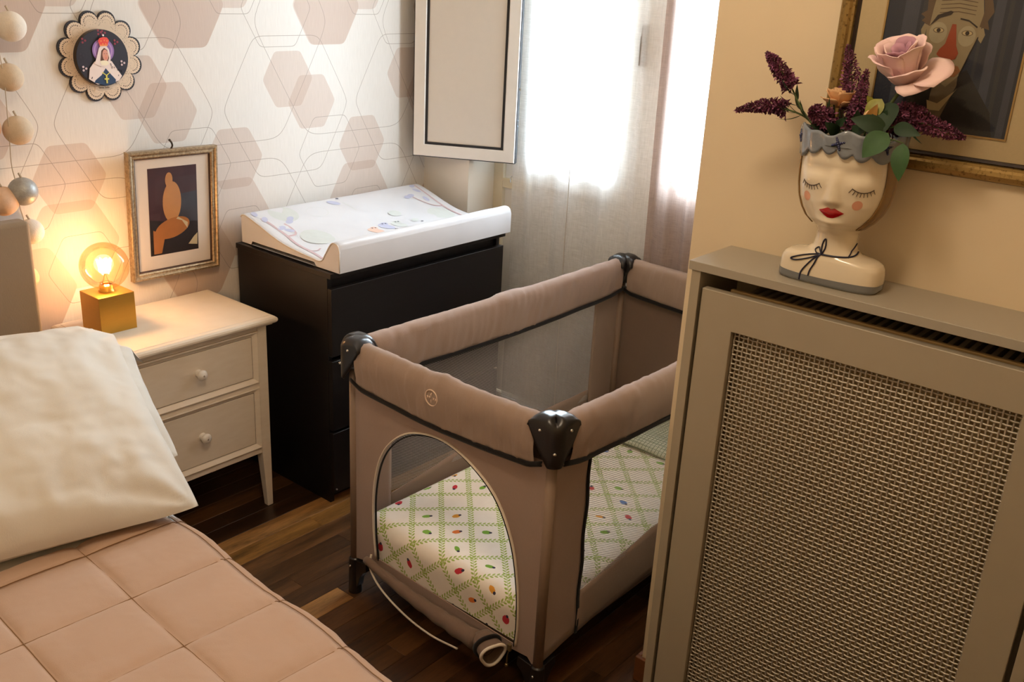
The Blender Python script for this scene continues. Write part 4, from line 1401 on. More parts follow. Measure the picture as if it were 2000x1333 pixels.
# ================================================================== RADIATOR COVER, RADIATOR
def radiator_cover():
    MG = plain('greige_lacquer', '#a39884', 0.42, var=0.02, scale=30)
    MG2 = plain('greige_top', '#a29a8a', 0.4, var=0.02, scale=30)
    c = thing('radiator_cover', 'greige radiator cover with woven metal grille against the cream wall', 'radiator cover', (-0.1, -2.13, 0))
    YL, YR = -1.775, -2.492
    MB().box(-0.187, XP, YR - 0.003, YL + 0.006, 1.1245, 1.142).build('shelf', MG2, c, bevel=0.0012)
    MB().box(-0.184, XP, YL - 0.0195, YL, 0, 1.1245).build('side_panel', MG, c, bevel=0.001)
    MB().box(-0.184, XP, YR, YR + 0.0195, 0, 1.1245).build('side_panel', MG, c, bevel=0.001)
    MB().box(-0.165, XP, YR + 0.02, YL - 0.02, 0.0, 0.06).build('plinth', MG, c)
    d = MB()
    y0, y1, z0, z1 = -2.462, -1.802, 0.075, 1.093
    F = lambda a, b, h: (-0.164 - h, a, b)
    frame_ring(d, F, y0, y1, z0, z1, [(0.071, 0.0), (0, 0.0), (0, 0.0185), (0.001, 0.0195), (0.070, 0.0195), (0.071, 0.0185), (0.071, 0.0)])
    door = d.build('door', MG, c)
    g0, g1, h0, h1 = y0 + 0.069, y1 - 0.069, z0 + 0.069, z1 - 0.069
    P = 0.0095
    A, R = 0.0014, 0.0020
    w = MB()
    ny, nzv = int((g1 - g0) / P), int((h1 - h0) / P)
    for i in range(ny + 1):
        yy = g0 + P * (i + 0.4)
        w.tube([(-0.1705 + A * (1 if (k + i) % 2 else -1) * (1 if k % 1 == 0 else 0), yy, min(h0 + P * (k + 0.4), h1)) for k in range(-1, nzv + 1)], R, 5, caps=False)
    for j in range(nzv + 1):
        zz = h0 + P * (j + 0.4)
        w.tube([(-0.1705 - A * (1 if (k + j) % 2 else -1), g0 + P * (k + 0.4), zz) for k in range(-1, ny + 1)], R, 5, caps=False)
    gr = w.build('grille', plain('bronzed_wire', '#b9b0a0', 0.36, 0.5, var=0.05), door, smooth=True, weld=False)
    gr['kind'] = 'stuff'
    return c
radiator_cover()

def radiator():
    r = thing('radiator', 'old cream panel radiator with slotted top behind the woven grille', 'radiator', (-0.09, -2.1, 0.0))
    MR = plain('cream_radiator_enamel', '#b79c6c', 0.45, var=0.04)
    MD = plain('painted_slot_shade', '#211a14', 0.8)
    y0, y1 = -2.385, -1.848
    MB().box(-0.142, -0.130, y0, y1, 0.14, 1.05).build('panel', MR, r, bevel=0.003)
    MB().box(-0.045, -0.035, y0, y1, 0.14, 1.05).build('panel', MR, r, bevel=0.003)
    MB().box(-0.158, -0.148, y0, y1, 1.078, 1.096).build('top_bar', MR, r, bevel=0.002)
    MB().box(-0.045, -0.035, y0, y1, 1.05, 1.090).build('top_bar', MR, r, bevel=0.002)
    MB().box(-0.143, -0.045, y0, y1, 1.03, 1.06).build('slot_shade_sheet', MD, r)  # near-black sheet under the slats; shade of the slots put into its colour
    k = y0 + 0.008
    while k < y1 - 0.03:
        MB().box(-0.148, -0.045, k, k + 0.0085, 1.072, 1.093).build('slat', plain('slat_grey', '#8d8270', 0.5), r)
        k += 0.0175
    for yy in (y1 - 0.02, y0 + 0.02):
        MB().tube([(-0.09, yy, 0.17), (-0.09, yy, 0.0)], 0.011, 10).build('pipe', MR, r, smooth=True)
radiator()

# ================================================================== CLOWN PICTURE
def clown_picture():
    p = thing('framed_clown_picture', 'gold framed picture of a sad red-nosed clown hung behind the flowers', 'picture', (XP, -2.12, 1.352))
    y1, y0, z0, z1 = -1.925, -2.325, 1.352, 1.835
    F = lambda a, b, h: (XP - h, a, b)
    GF = gold_frame('worn_gold_leaf', '#4a3217', '#9a7f4c', 0.3, 0.26, 0.46)
    fr = MB()
    frame_ring(fr, lambda a, b, h: F(a, b, h * 0.75), y0, y1, z0, z1, [(0, 0.0), (0, 0.016), (0.003, 0.021), (0.010, 0.024), (0.017, 0.022), (0.021, 0.017), (0.025, 0.0165), (0.028, 0.012), (0.031, 0.007), (0.031, 0.003)])
    fr.build('frame', GF, p)
    ln = MB()
    frame_ring(ln, F, y0 + 0.0015, y1 - 0.0015, z0 + 0.0015, z1 - 0.0015, [(-0.003, 0.0075), (-0.001, 0.0125), (0.002, 0.0157)])
    frame_ring(ln, F, y0 + 0.029, y1 - 0.029, z0 + 0.029, z1 - 0.029, [(0.0, 0.0125), (0.004, 0.0085), (0.005, 0.005)])
    ln.build('dark_edge', plain('dark_brown_edge', '#25150b', 0.5), p)
    MB().prism([(y0 + 0.03, z0 + 0.03), (y1 - 0.03, z0 + 0.03), (y1 - 0.03, z1 - 0.03), (y0 + 0.03, z1 - 0.03)], F, 0.002, 0.005).build('mount', plain('linen_mount', '#c6b28a', 0.8, var=0.04, scale=300), p)
    sl = MB()
    frame_ring(sl, F, -2.2395, -2.0035, 1.4195, 1.756, [(0, 0.005), (0, 0.0072), (0.003, 0.0072), (0.003, 0.005)])
    sl.build('gold_slip', plain('gold_slip', '#a98a55', 0.4, 0.6), p)
    cols = ['#212736', '#303238', '#181616', '#8f8163', '#a49676', '#94411f', '#8a5a32', '#5d4a34', '#b9a67c', '#2a1d14', '#3a3f4c', '#6e5f48', '#a0967a']
    mats = [plain('paint_%s' % c[1:], c, 0.55, var=0.08, scale=70) for c in cols]
    im = MB()
    lay = [0]
    sh = [0, 0]
    ks = [1.0]
    # picture coordinates: metres right of / above the lower left image corner
    def poly(pts, mi):
        lay[0] += 1
        im.flat([(0.118 + (a - 0.118) * ks[0] + sh[0], max(0.001, 0.16 + (b - 0.16) * ks[0] + sh[1])) for a, b in pts], lambda a, b: (XP - 0.0051 - 0.00004 * lay[0], -2.005 - a, 1.4215 + b), mi)
    W, H = 0.233, 0.333
    poly([(0, 0), (W, 0), (W, H), (0, H)], 0)
    for a, b, c_ in ((0.03, 0.055, 10), (0.06, 0.068, 1), (0.075, 0.08, 10), (0.175, 0.19, 10), (0.196, 0.203, 1), (0.215, 0.226, 10), (0.158, 0.163, 1)):
        poly([(a, 0.0), (b, 0.0), (b, H), (a, H)], c_)
    poly([(0.05, 0), (0.21, 0), (0.2, 0.04), (0.165, 0.085), (0.15, 0.105), (0.10, 0.07), (0.07, 0.06)], 2)
    sh = [-0.005, -0.026]
    ks[0] = 0.8
    poly([(0.098, 0.02), (0.128, 0.02), (0.15, 0.09), (0.148, 0.125), (0.105, 0.12), (0.10, 0.07)], 11)         # neck
    poly([(0.095, 0.055), (0.118, 0.05), (0.15, 0.08), (0.158, 0.10), (0.152, 0.085), (0.125, 0.035), (0.10, 0.035)], 8)  # collar
    poly([(0.078, 0.115), (0.128, 0.085), (0.150, 0.11), (0.163, 0.16), (0.174, 0.19), (0.178, 0.225), (0.17, 0.262), (0.14, 0.285), (0.10, 0.283), (0.075, 0.262), (0.066, 0.225), (0.068, 0.185), (0.072, 0.15)], 3)  # face
    poly([(0.066, 0.185), (0.06, 0.18), (0.056, 0.197), (0.061, 0.21), (0.068, 0.207)], 3)
    poly([(0.174, 0.185), (0.181, 0.178), (0.186, 0.195), (0.18, 0.21), (0.175, 0.205)], 3)
    poly([(0.072, 0.205), (0.054, 0.215), (0.06, 0.222), (0.05, 0.228), (0.062, 0.236), (0.06, 0.26), (0.078, 0.275), (0.074, 0.24)], 7)
    poly([(0.172, 0.21), (0.192, 0.205), (0.186, 0.222), (0.195, 0.24), (0.188, 0.262), (0.168, 0.278), (0.176, 0.24)], 7)
    for z in (0.232, 0.240, 0.248, 0.256):
        poly([(0.088, z), (0.125, z + 0.004), (0.16, z), (0.16, z + 0.0015), (0.125, z + 0.006), (0.088, z + 0.0015)], 7)
    ell = lambda x, y_, a, b, n=20: [(x + a * cos(2 * pi * k / n), y_ + b * sin(2 * pi * k / n)) for k in range(n)]
    poly(ell(0.092, 0.193, 0.0185, 0.0215), 12)
    poly(ell(0.151, 0.190, 0.0175, 0.0205), 12)
    poly(ell(0.0925, 0.198, 0.0115, 0.0058), 11)
    poly(ell(0.151, 0.196, 0.0115, 0.0058), 11)
    poly(ell(0.0925, 0.198, 0.0095, 0.0042), 8)
    poly(ell(0.151, 0.196, 0.0095, 0.0042), 8)
    poly(ell(0.0925, 0.198, 0.0042, 0.0042), 9)
    poly(ell(0.151, 0.196, 0.0042, 0.0042), 9)
    poly([(0.072, 0.205), (0.09, 0.222), (0.112, 0.230), (0.116, 0.236), (0.110, 0.238), (0.085, 0.228)], 9)
    poly([(0.132, 0.222), (0.15, 0.219), (0.168, 0.207), (0.169, 0.210), (0.15, 0.222), (0.132, 0.225)], 9)
    poly([(0.118, 0.212), (0.126, 0.212), (0.134, 0.17), (0.141, 0.155), (0.137, 0.143), (0.124, 0.139), (0.108, 0.142), (0.097, 0.150), (0.101, 0.160), (0.111, 0.172)], 5)
    poly([(0.094, 0.128), (0.12, 0.132), (0.146, 0.129), (0.152, 0.12), (0.143, 0.108), (0.12, 0.103), (0.10, 0.109), (0.091, 0.12)], 6)
    poly([(0.093, 0.1205), (0.12, 0.1185), (0.15, 0.1205), (0.12, 0.1165)], 9)
    poly([(0.097, 0.129), (0.12, 0.1335), (0.146, 0.130), (0.12, 0.1318)], 9)
    poly([(0.066, 0.185), (0.068, 0.185), (0.080, 0.115), (0.078, 0.113)], 9)
    poly([(0.174, 0.19), (0.1725, 0.19), (0.150, 0.112), (0.152, 0.112)], 9)
    im.build('painting', mats, p, weld=False)
    g = MB().flat([(y0 + 0.03, z0 + 0.03), (y1 - 0.03, z0 + 0.03), (y1 - 0.03, z1 - 0.03), (y0 + 0.03, z1 - 0.03)], lambda a, b: F(a, b, 0.009))
    g.build('glass', thin_glass('picture_glass_right', (0.98, 0.98, 0.97, 1), 0.02, 0.05), p)
clown_picture()

# ================================================================== HEAD VASE AND FLOWERS
VX, VY = -0.112, -2.018
def head_vase():
    v = thing('head_vase', 'cream ceramic vase shaped as a woman with closed eyes, red lips and a crown', 'vase', (VX, VY, 1.142))
    CER = NT('cream_glaze')
    CER.base(CER.mix(CER.noise(CER.coord('Object'), 15, 2), L('#d8c9ae'), L('#e2d5bc')), 0.16, spec=0.6, coat=0.5)
    CER = CER.m
    SEC = [  # z, half width y, half depth x, exponent
        (1.1425, .089, .040, 3.6), (1.146, .092, .0425, 3.6), (1.160, .0925, .043, 3.4), (1.172, .0920, .0425, 3.4), (1.182, .0905, .0418, 3.4), (1.189, .0865, .041, 3.2), (1.194, .078, .0395, 2.8),
        (1.1975, .062, .038, 2.3), (1.201, .049, .037, 2.1), (1.210, .039, .0355, 2), (1.225, .0365, .0345, 2), (1.238, .0365, .035, 2), (1.246, .041, .041, 2), (1.252, .0475, .049, 2), (1.262, .058, .0585, 2.05), (1.276, .068, .060, 2.1),
        (1.295, .0755, .0635, 2.15), (1.315, .0795, .0645, 2.15), (1.335, .0815, .0645, 2.1), (1.355, .0825, .0645, 2.1), (1.375, .083, .0645, 2.1), (1.395, .0835, .065, 2.1), (1.404, .0835, .065, 2.1)]
    def sec(z):
        for a, b in zip(SEC, SEC[1:]):
            if z <= b[0]:
                t_ = (z - a[0]) / (b[0] - a[0])
                return tuple(lerp(a[i], b[i], t_) for i in (1, 2, 3))
        return SEC[-1][1:]
    def surf(th, z, out=0.0):
        """th = 0 faces into the room (-x), positive towards -y"""
        hw, hd, e = sec(z)
        cx, sy = cos(th), sin(th)
        k = (abs(cx) ** e + abs(sy) ** e) ** (-1 / e)
        x, y_ = -hd * cx * k, -hw * sy * k
        f = 0.0
        if z > 1.25 and abs(th) < 1.4:
            g = lambda a, b: math.exp(-(a / b) ** 2)
            tn = th - 0.06
            # nose: ridge widening to the tip
            if z < 1.352:
                tt = min(1, max(0, (1.352 - z) / 0.052))
                ridge = (0.003 + 0.010 * tt) * g(tn, 0.09 + 0.07 * tt)
                if z < 1.300:
                    ridge *= max(0, 1 - (1.300 - z) / 0.010)
                f += ridge
            for s_ in (-1, 1):
                f += 0.0045 * g(tn - s_ * 0.54, 0.32) * g(z - 1.333, 0.014)       # eyelid swell
                f -= 0.0036 * g(tn - s_ * 0.46, 0.34) * g(z - 1.350, 0.010)       # socket under the brow
                f += 0.0010 * g(tn - s_ * 0.5, 0.4) * g(z - 1.366, 0.010)
            f += 0.003 * g(tn, 0.22) * g(z - 1.281, 0.008)                         # lips
            f += 0.004 * g(tn, 0.3) * g(z - 1.260, 0.009)                          # chin
        n = Vector((-cx / hd, -sy / hw, 0)).normalized()
        # keep the shrink of the chin bottom
        p = Vector((VX + x, VY + y_, z)) + n * (f + out)
        return p
    zs = []
    for a, b in zip(SEC, SEC[1:]):
        m = 5 if a[0] > 1.24 else 3
        zs += [lerp(a[0], b[0], i / m) for i in range(m)]
    zs.append(SEC[-1][0])
    b = MB().grid(lambda a, q: tuple(surf(a * 2 * pi - pi, zs[min(len(zs) - 1, int(round(q * (len(zs) - 1))))])), 112, len(zs), cu=True)
    b.add([tuple(surf(2 * pi * k / 40 - pi, 1.1425)) for k in range(40)], [tuple(range(40))])
    b.build('head', CER, v, smooth=True)
    # hair: shell over the sides and back
    HA = plain('bronze_brown_glaze', '#7d5b2a', 0.2, var=0.1, scale=40, coat=0.4)
    def hairline(z):
        t_ = (z - 1.248) / (1.40 - 1.248)
        return 1.02 + 0.16 * sin(pi * min(1, t_)) - 0.45 * (1 - t_) ** 4 * 0 + 0.75 * max(0, 0.16 - t_) / 0.16 * 0
    def hair(a, q):
        z = lerp(1.250, 1.400, q)
        hl = hairline(z)
        th = lerp(hl, 2 * pi - hl, a)
        if th > pi:
            th -= 2 * pi
        e = min(a, 1 - a)
        return tuple(surf(th, z, 0.0012 + 0.0018 * min(1, e / 0.03)))
    MB().grid(hair, 70, 26).build('hair', HA, v, smooth=True, solid=0.002)
    # crown: collar with scalloped lower edge
    CR = NT('blue_grey_glaze')
    CR.base(CR.mix(CR.noise(CR.coord('Object'), 40, 4), L('#6d747d'), L('#868d95')), 0.2, spec=0.6, coat=0.4)
    CR.bump(CR.noise(CR.coord('Object'), 70, 2), 0.4, 0.003)
    CR = CR.m
    def crown(a, q):
        th = a * 2 * pi - pi
        sw = abs(sin(th * 8.5 + 0.5 * sin(3 * th))) ** 0.7
        low = 1.383 - 0.013 * sw + 0.007 * cos(th * 2.0) - 0.003 * sin(th * 5)
        top = 1.416 + 0.004 * sin(th * 5) + 0.003 * sin(th * 11)
        z = lerp(low, top, q)
        return tuple(surf(th, z, 0.0035 + 0.003 * q + 0.0012 * sin(th * 19) * q))
    cr = MB().grid(crown, 168, 8, cu=True).build('crown', CR, v, smooth=True, solid=0.004)
    ND = plain('navy_glaze', '#1c2450', 0.2, coat=0.4)
    for th in (-1.12, 0.02, 0.95, 2.2, -2.2):
        o = MB()
        for k in range(4):
            a = k * pi / 2 + 0.35
            for j in range(3):
                r_ = 0.0035 + 0.0032 * j
                p = surf(th + r_ * cos(a) / 0.082, 1.399 + r_ * sin(a), 0.0068)
                o.ball(tuple(p), 0.0030 - 0.0004 * j, 8, 6)
        o.ball(tuple(surf(th, 1.399, 0.0085)), 0.0022, 8, 6)
        o.build('cross_ornament', ND, cr, smooth=True)
    # painted features
    INK = plain('brown_glaze_line', '#4a3a30', 0.3)
    for s_, c_ in ((-1, -0.50), (1, 0.66)):
        la = MB()
        arc = []
        for k in range(15):
            t_ = k / 14 * 2 - 1
            arc.append(surf(c_ + t_ * 0.235, 1.3275 - 0.0065 * (1 - t_ * t_), 0.0004))
        la.tube(arc, 0.0008, 5)
        for k in range(8):
            t_ = k / 7 * 2 - 1
            p = surf(c_ + t_ * 0.22, 1.3275 - 0.0065 * (1 - t_ * t_), 0.0005)
            q = surf(c_ + t_ * 0.285, 1.3275 - 0.0065 * (1 - t_ * t_) - 0.0075, 0.0006)
            la.tube([p, q], 0.0005, 5)
        la.build('eyelashes', INK, v, smooth=True)
    lp = MB()
    c0, z0 = 0.07, 1.2805
    upper = [(-1, 0.0016), (-0.6, 0.0050), (-0.25, 0.0088), (0, 0.0066), (0.25, 0.0088), (0.6, 0.0050), (1, 0.0016)]
    lower = [(1, 0.0012), (0.6, -0.0055), (0.25, -0.0092), (0, -0.0098), (-0.25, -0.0092), (-0.6, -0.0055), (-1, 0.0012)]
    n = 24
    def ev(tab, t_):
        for a, b_ in zip(tab, tab[1:]):
            if min(a[0], b_[0]) <= t_ <= max(a[0], b_[0]):
                return lerp(a[1], b_[1], (t_ - a[0]) / (b_[0] - a[0]))
        return tab[-1][1]
    def lips(a, q):
        t_ = a * 2 - 1
        zu, zl = ev(upper, t_), ev(lower, t_)
        return tuple(surf(c0 + t_ * 0.31, z0 + lerp(zl, zu, q), 0.0005 + 0.0014 * sin(pi * q) * (1 - t_ * t_)))
    lp.grid(lips, n, 7)
    lp.build('lips', plain('red_glaze', '#a30d14', 0.15, coat=0.5), v, smooth=True)
    for c_, zc in ((-0.62, 1.3005), (0.62, 1.2985)):
        ck = MB()
        pts = [surf(c_, zc, 0.0006)]
        for k in range(18):
            a = 2 * pi * k / 18
            pts.append(surf(c_ + 0.0085 / 0.072 * cos(a), zc + 0.0085 * sin(a), 0.0004))
        ck.add([tuple(p) for p in pts], [(0, 1 + k, 1 + (k + 1) % 18) for k in range(18)])
        ck.build('cheek_spot', plain('rose_glaze', '#cf9478', 0.2, coat=0.5), v, smooth=True)
    bb = MB()
    bb.grid(lambda a, q: tuple(surf(a * 2 * pi - pi, lerp(1.1432, 1.1575 + 0.0008 * sin(a * 23), q), 0.0006)), 96, 6, cu=True)
    bb.build('base_band', plain('grey_glaze', '#737576', 0.2, coat=0.4), v, smooth=True)
    rb = MB()
    nv_ = plain('navy_line', '#141733', 0.3)
    c_ = -0.16
    rb.tube([surf(c_ + k / 24 * 1.7, 1.1985 + 0.004 * (k / 24) + 0.014 * max(0, k / 24 - 0.55) ** 1.3, 0.0012) for k in range(25)], 0.0017, 6)
    rb.tube([surf(0.75 + k / 12 * 0.8, 1.2000 + 0.022 * (k / 12), 0.0012) for k in range(13)], 0.0012, 6)
    def path(pts, r_, n=22):
        cc = crv([(a, z, 0) for a, z in pts], n)
        rb.tube([surf(p.x, p.y, 0.0014) for p in cc], r_, 6)
    path([(c_, 1.199), (c_ + 0.06, 1.213), (c_ + 0.02, 1.226), (c_ - 0.08, 1.224), (c_ - 0.12, 1.212), (c_, 1.199)], 0.0013)
    path([(c_, 1.199), (c_ - 0.25, 1.210), (c_ - 0.36, 1.205), (c_ - 0.2, 1.200), (c_, 1.199)], 0.0012)
    path([(c_, 1.199), (c_ - 0.2, 1.196), (c_ - 0.42, 1.186), (c_ - 0.50, 1.180), (c_ - 0.38, 1.180), (c_ - 0.16, 1.189), (c_, 1.199)], 0.0013)
    path([(c_, 1.199), (c_ - 0.12, 1.182), (c_ - 0.24, 1.162), (c_ - 0.26, 1.146)], 0.0014)
    path([(c_, 1.199), (c_ - 0.02, 1.183), (c_ - 0.08, 1.168), (c_ - 0.10, 1.157)], 0.0014)
    rb.build('painted_ribbon', nv_, v, smooth=True)
    fo = MB().lathe([(0.0001, 1.398), (0.06, 1.398), (0.074, 1.393)], (VX, VY, 0), 24)
    fo.build('floral_foam', plain('dark_moss', '#20240f', 0.95, var=0.3, scale=60, bump=0.6, bscale=90), v)
head_vase()

M_STEM = plain('stem_green', '#4a5a2a', 0.6, var=0.15)
M_LEAFD = plain('leaf_dark_green', '#1c3518', 0.68, var=0.25, scale=60)
M_LEAF = plain('leaf_green', '#2c5120', 0.65, var=0.25, scale=60)
M_LEAFY = plain('leaf_yellow_green', '#8a8a2c', 0.5, var=0.3, scale=50)
def leaf_mesh(mb, base, tip, width, up, bend=0.15, n=9, fold=0.18, mi=0):
    base, tip, up = Vector(base), Vector(tip), Vector(up)
    d = tip - base
    ln = d.length
    t_ = d.normalized()
    s = t_.cross(up).normalized()
    u = s.cross(t_)
    vv = []
    for i in range(n):
        a = i / (n - 1)
        wv = width * (sin(pi * a ** 0.75)) ** 0.9 * 0.5
        c = base + d * a + u * (bend * ln * sin(pi * a) * (1 - 0.3 * a))
        for q in (-1, -0.5, 0, 0.5, 1):
            vv.append(c + s * (wv * q) + u * (abs(q) * wv * fold))
    fs = [(i * 5 + j, i * 5 + j + 1, (i + 1) * 5 + j + 1, (i + 1) * 5 + j) for i in range(n - 1) for j in range(4)]
    mb.add([tuple(p) for p in vv], fs, mi)

def sprig(name, label, pts, spike_from, radius, seed, blades=3, pal=0):
    """woody stem with a tapering spike of small four-petalled florets and narrow leaves"""
    rr = random.Random(seed)
    path = crv(pts, 40)
    t = thing(name, label, 'flower', tuple(path[0]), group='purple sprigs in the head vase')
    MB().tube(path, lambda a: 0.0022 * (1 - 0.6 * a), 6).build('stem', M_STEM, t, smooth=True)
    m = [[plain('plum_floret', '#6b2f4a', 0.75, var=0.2, scale=200), plain('mauve_floret', '#8e5273', 0.75, var=0.2, scale=200), plain('deep_plum_floret', '#4a1c33', 0.75, var=0.2, scale=200)]][0]
    fb = MB()
    N = 130
    for i in range(N):
        a = i / N
        q = spike_from + (1 - spike_from) * a
        k = min(38, int(q * 39))
        c = path[k].lerp(path[k + 1], q * 39 - k)
        tg = (path[k + 1] - path[k]).normalized()
        e1 = tg.orthogonal().normalized()
        e2 = tg.cross(e1)
        an = i * 2.39996 + rr.uniform(-0.3, 0.3)
        rad_ = radius * (1 - a ** 1.6) ** 0.75 * rr.uniform(0.55, 1.0) + 0.001
        o_ = e1 * cos(an) + e2 * sin(an)
        p = c + o_ * rad_
        nrm = (o_ + tg * 0.5).normalized()
        f1 = nrm.orthogonal().normalized()
        f2 = nrm.cross(f1)
        s = 0.0085 * (1 - 0.5 * a) * rr.uniform(0.8, 1.25)
        mi = rr.choice((0, 0, 1, 2))
        sp = rr.uniform(0, 1.5)
        vv = [p - nrm * s * 0.7]
        for j in range(4):
            b = sp + j * pi / 2
            for db, rr_ in ((-0.45, 0.75), (0, 1.15), (0.45, 0.75)):
                vv.append(p + (f1 * cos(b + db) + f2 * sin(b + db)) * s * rr_ + nrm * s * (0.25 if db == 0 else 0.1))
        fs = [(0, 1 + 3 * j, 2 + 3 * j, 3 + 3 * j) for j in range(4)]
        fb.add([tuple(x) for x in vv], fs, mi)
    o = fb.build('florets', m, t, weld=False)
    o['kind'] = 'stuff'
    for i in range(blades):
        k = int(39 * (0.22 + 0.25 * i / max(1, blades)))
        p = path[k]
        an = rr.uniform(0, 6.28)
        tg = (path[min(39, k + 3)] - path[k]).normalized()
        e1 = tg.orthogonal().normalized()
        e2 = tg.cross(e1)
        dr = (tg * 0.8 + (e1 * cos(an) + e2 * sin(an)) * 0.7).normalized()
        lm = MB()
        leaf_mesh(lm, p, p + dr * rr.uniform(0.035, 0.055), 0.007, (0, 0, 1), -0.12)
        lm.build('leaf', M_LEAFD, t, smooth=True)
    return t

def flowers():
    B = lambda dy, dx=0.0, z=1.398: (VX + dx, VY + dy, z)
    X = -0.11
    sprig('purple_sprig', 'plum flower sprig leaning up left, tip against the bare cream wall', [B(0.055), (X, -1.918, 1.435), (X, -1.888, 1.475), (X - 0.01, -1.858, 1.512), (X - 0.01, -1.838, 1.529)], 0.50, 0.0145, 1, 5)
    sprig('purple_sprig', 'plum flower sprig drooping furthest out to the left of the vase', [B(0.06), (X, -1.925, 1.425), (X - 0.01, -1.888, 1.436), (X - 0.02, -1.845, 1.437), (X - 0.03, -1.802, 1.425)], 0.50, 0.0135, 2, 5)
    sprig('purple_sprig', 'tall plum flower sprig standing in front of the gold frame side', [B(0.01, 0.02), (X + 0.02, -1.998, 1.44), (X + 0.02, -1.99, 1.49), (X + 0.02, -1.972, 1.553)], 0.40, 0.024, 3, 2)
    sprig('purple_sprig', 'plum flower sprig just left of the large rose, short and upright', [B(-0.005, -0.02), (X - 0.02, -2.022, 1.425), (X - 0.02, -2.023, 1.46), (X - 0.02, -2.027, 1.517)], 0.30, 0.018, 4, 2)
    sprig('purple_sprig', 'round plum flower sprig under the small cream rose, pointing at the viewer', [B(0.03), (X - 0.02, -1.972, 1.425), (X - 0.045, -1.963, 1.440), (X - 0.065, -1.960, 1.447)], 0.30, 0.022, 5, 2)
    sprig('purple_sprig', 'bushy plum flower sprig spreading right below the large rose', [B(-0.04), (X, -2.07, 1.43), (X - 0.01, -2.10, 1.455), (X - 0.02, -2.135, 1.465)], 0.30, 0.026, 6, 3)
    sprig('purple_sprig', 'plum flower sprig reaching furthest to the right, low over the picture', [B(-0.05), (X, -2.08, 1.435), (X - 0.01, -2.125, 1.443), (X - 0.01, -2.165, 1.435), (X, -2.197, 1.427)], 0.35, 0.019, 7, 3)
    # large rose ------------------------------------------------------
    c = Vector((-0.125, -2.080, 1.541))
    ax = Vector((-0.42, 0.12, 0.90)).normalized()
    r = thing('artificial_rose', 'large mauve pink rose with drooping outer petals above the vase', 'flower', B(-0.03))
    PK = NT('rose_petal_silk')
    PK.base(PK.mix(PK.noise(PK.coord('Object'), 22, 3), L('#e6bfcb'), L('#f2dccd')), 0.8, spec=0.2)
    PK.b.inputs['Subsurface Weight'].default_value = 0.0
    PK = PK.m
    PK2 = plain('rose_petal_inner', '#b88a9c', 0.8, var=0.12)
    MB().tube(crv([B(-0.03), (-0.12, -2.065, 1.45), tuple(c - ax * 0.045)], 20), 0.003, 8).build('stem', M_STEM, r, smooth=True)
    e1 = Vector((0, -1, 0)) - ax * Vector((0, -1, 0)).dot(ax)
    e1.normalize()
    e2 = ax.cross(e1)
    def petal(phi, rb, h, wid, flare, curl, mat, cup=1.0, base=0.0, seed=0):
        def f(a, q):
            t_ = a * 2 - 1                      # across
            ww = wid * (0.25 + 0.75 * sin(pi * (0.08 + 0.60 * q)) ** 0.8) * (1 if q < 0.8 else 1 - 0.25 * ((q - 0.8) / 0.2) ** 2)
            ang = phi + t_ * ww
            rad_ = rb * (0.22 + 0.78 * min(1, q * 1.7) ** 0.6) + flare * q ** 2.2 + 0.003 * nz(a * 3 + seed, q * 3, seed)
            hh = base + h * q * (1 - 0.06 * t_ * t_) - curl * max(0, q - 0.55) ** 2 * 4 + 0.002 * nz(a * 4, q * 4, seed + 5)
            rad_ += 0.006 * max(0, q - 0.82) / 0.18
            return tuple(c + (e1 * cos(ang) + e2 * sin(ang)) * rad_ + ax * (hh - 0.045))
        return MB().grid(f, 13, 12).build('petal', mat, r, smooth=True, solid=0.0012)
    for k in range(3):
        petal(k * 2.1 + 0.4, 0.009, 0.070 - 0.003 * k, 1.25, 0.001, 0, PK2, seed=k)
    for k in range(4):
        petal(k * 1.57, 0.017, 0.074 - 0.002 * k, 1.0, 0.003, 0, PK2 if k % 2 else PK, seed=k + 4)
    for k in range(5):
        petal(k * 1.257 + 0.6, 0.027, 0.076 - 0.003 * (k % 2), 0.85, 0.006, 0.004, PK, seed=k + 9)
    petal(2.4, 0.035, 0.070, 0.8, 0.010, 0.006, PK, seed=17)
    petal(3.9, 0.035, 0.066, 0.8, 0.010, 0.006, PK, seed=18)
    petal(1.2, 0.034, 0.058, 0.8, 0.008, 0.006, PK, seed=22)
    petal(5.3, 0.034, 0.048, 0.8, 0.012, 0.010, PK, seed=19)
    petal(0.1, 0.034, 0.032, 1.0, 0.036, 0.018, PK, seed=20)
    petal(-0.6, 0.034, 0.030, 0.9, 0.022, 0.026, PK, seed=21)
    cal = MB().lathe([(0.003, -0.05), (0.010, -0.044), (0.014, -0.036)], (0, 0, 0), 12)
    cal.v = [tuple(c + e1 * x + e2 * y_ + ax * z) for x, y_, z in cal.v]
    cal.build('calyx', M_LEAFY, r, smooth=True)
    for (b_, tp, w_, mt) in (((-0.135, -2.062, 1.475), (-0.15, -2.048, 1.435), 0.030, M_LEAFY), ((-0.13, -2.072, 1.47), (-0.16, -2.085, 1.425), 0.044, M_LEAFD), ((-0.13, -2.05, 1.462), (-0.14, -2.038, 1.478), 0.013, M_LEAFY)):
        lm = MB()
        leaf_mesh(lm, b_, tp, w_, (-1, 0, 0.2), 0.1)
        lm.build('leaf', mt, r, smooth=True)
    # small cream rose --------------------------------------------------
    r2 = thing('small_rose', 'small open cream rose half hidden between the plum sprigs', 'flower', B(0.0, 0.0))
    c2 = Vector((-0.105, -1.980, 1.467))
    CR2 = plain('cream_petal', '#e0b384', 0.8, var=0.1)
    MB().tube(crv([B(0.0), tuple(c2 - Vector((0, 0, 0.035)))], 8), 0.002, 6).build('stem', M_STEM, r2, smooth=True)
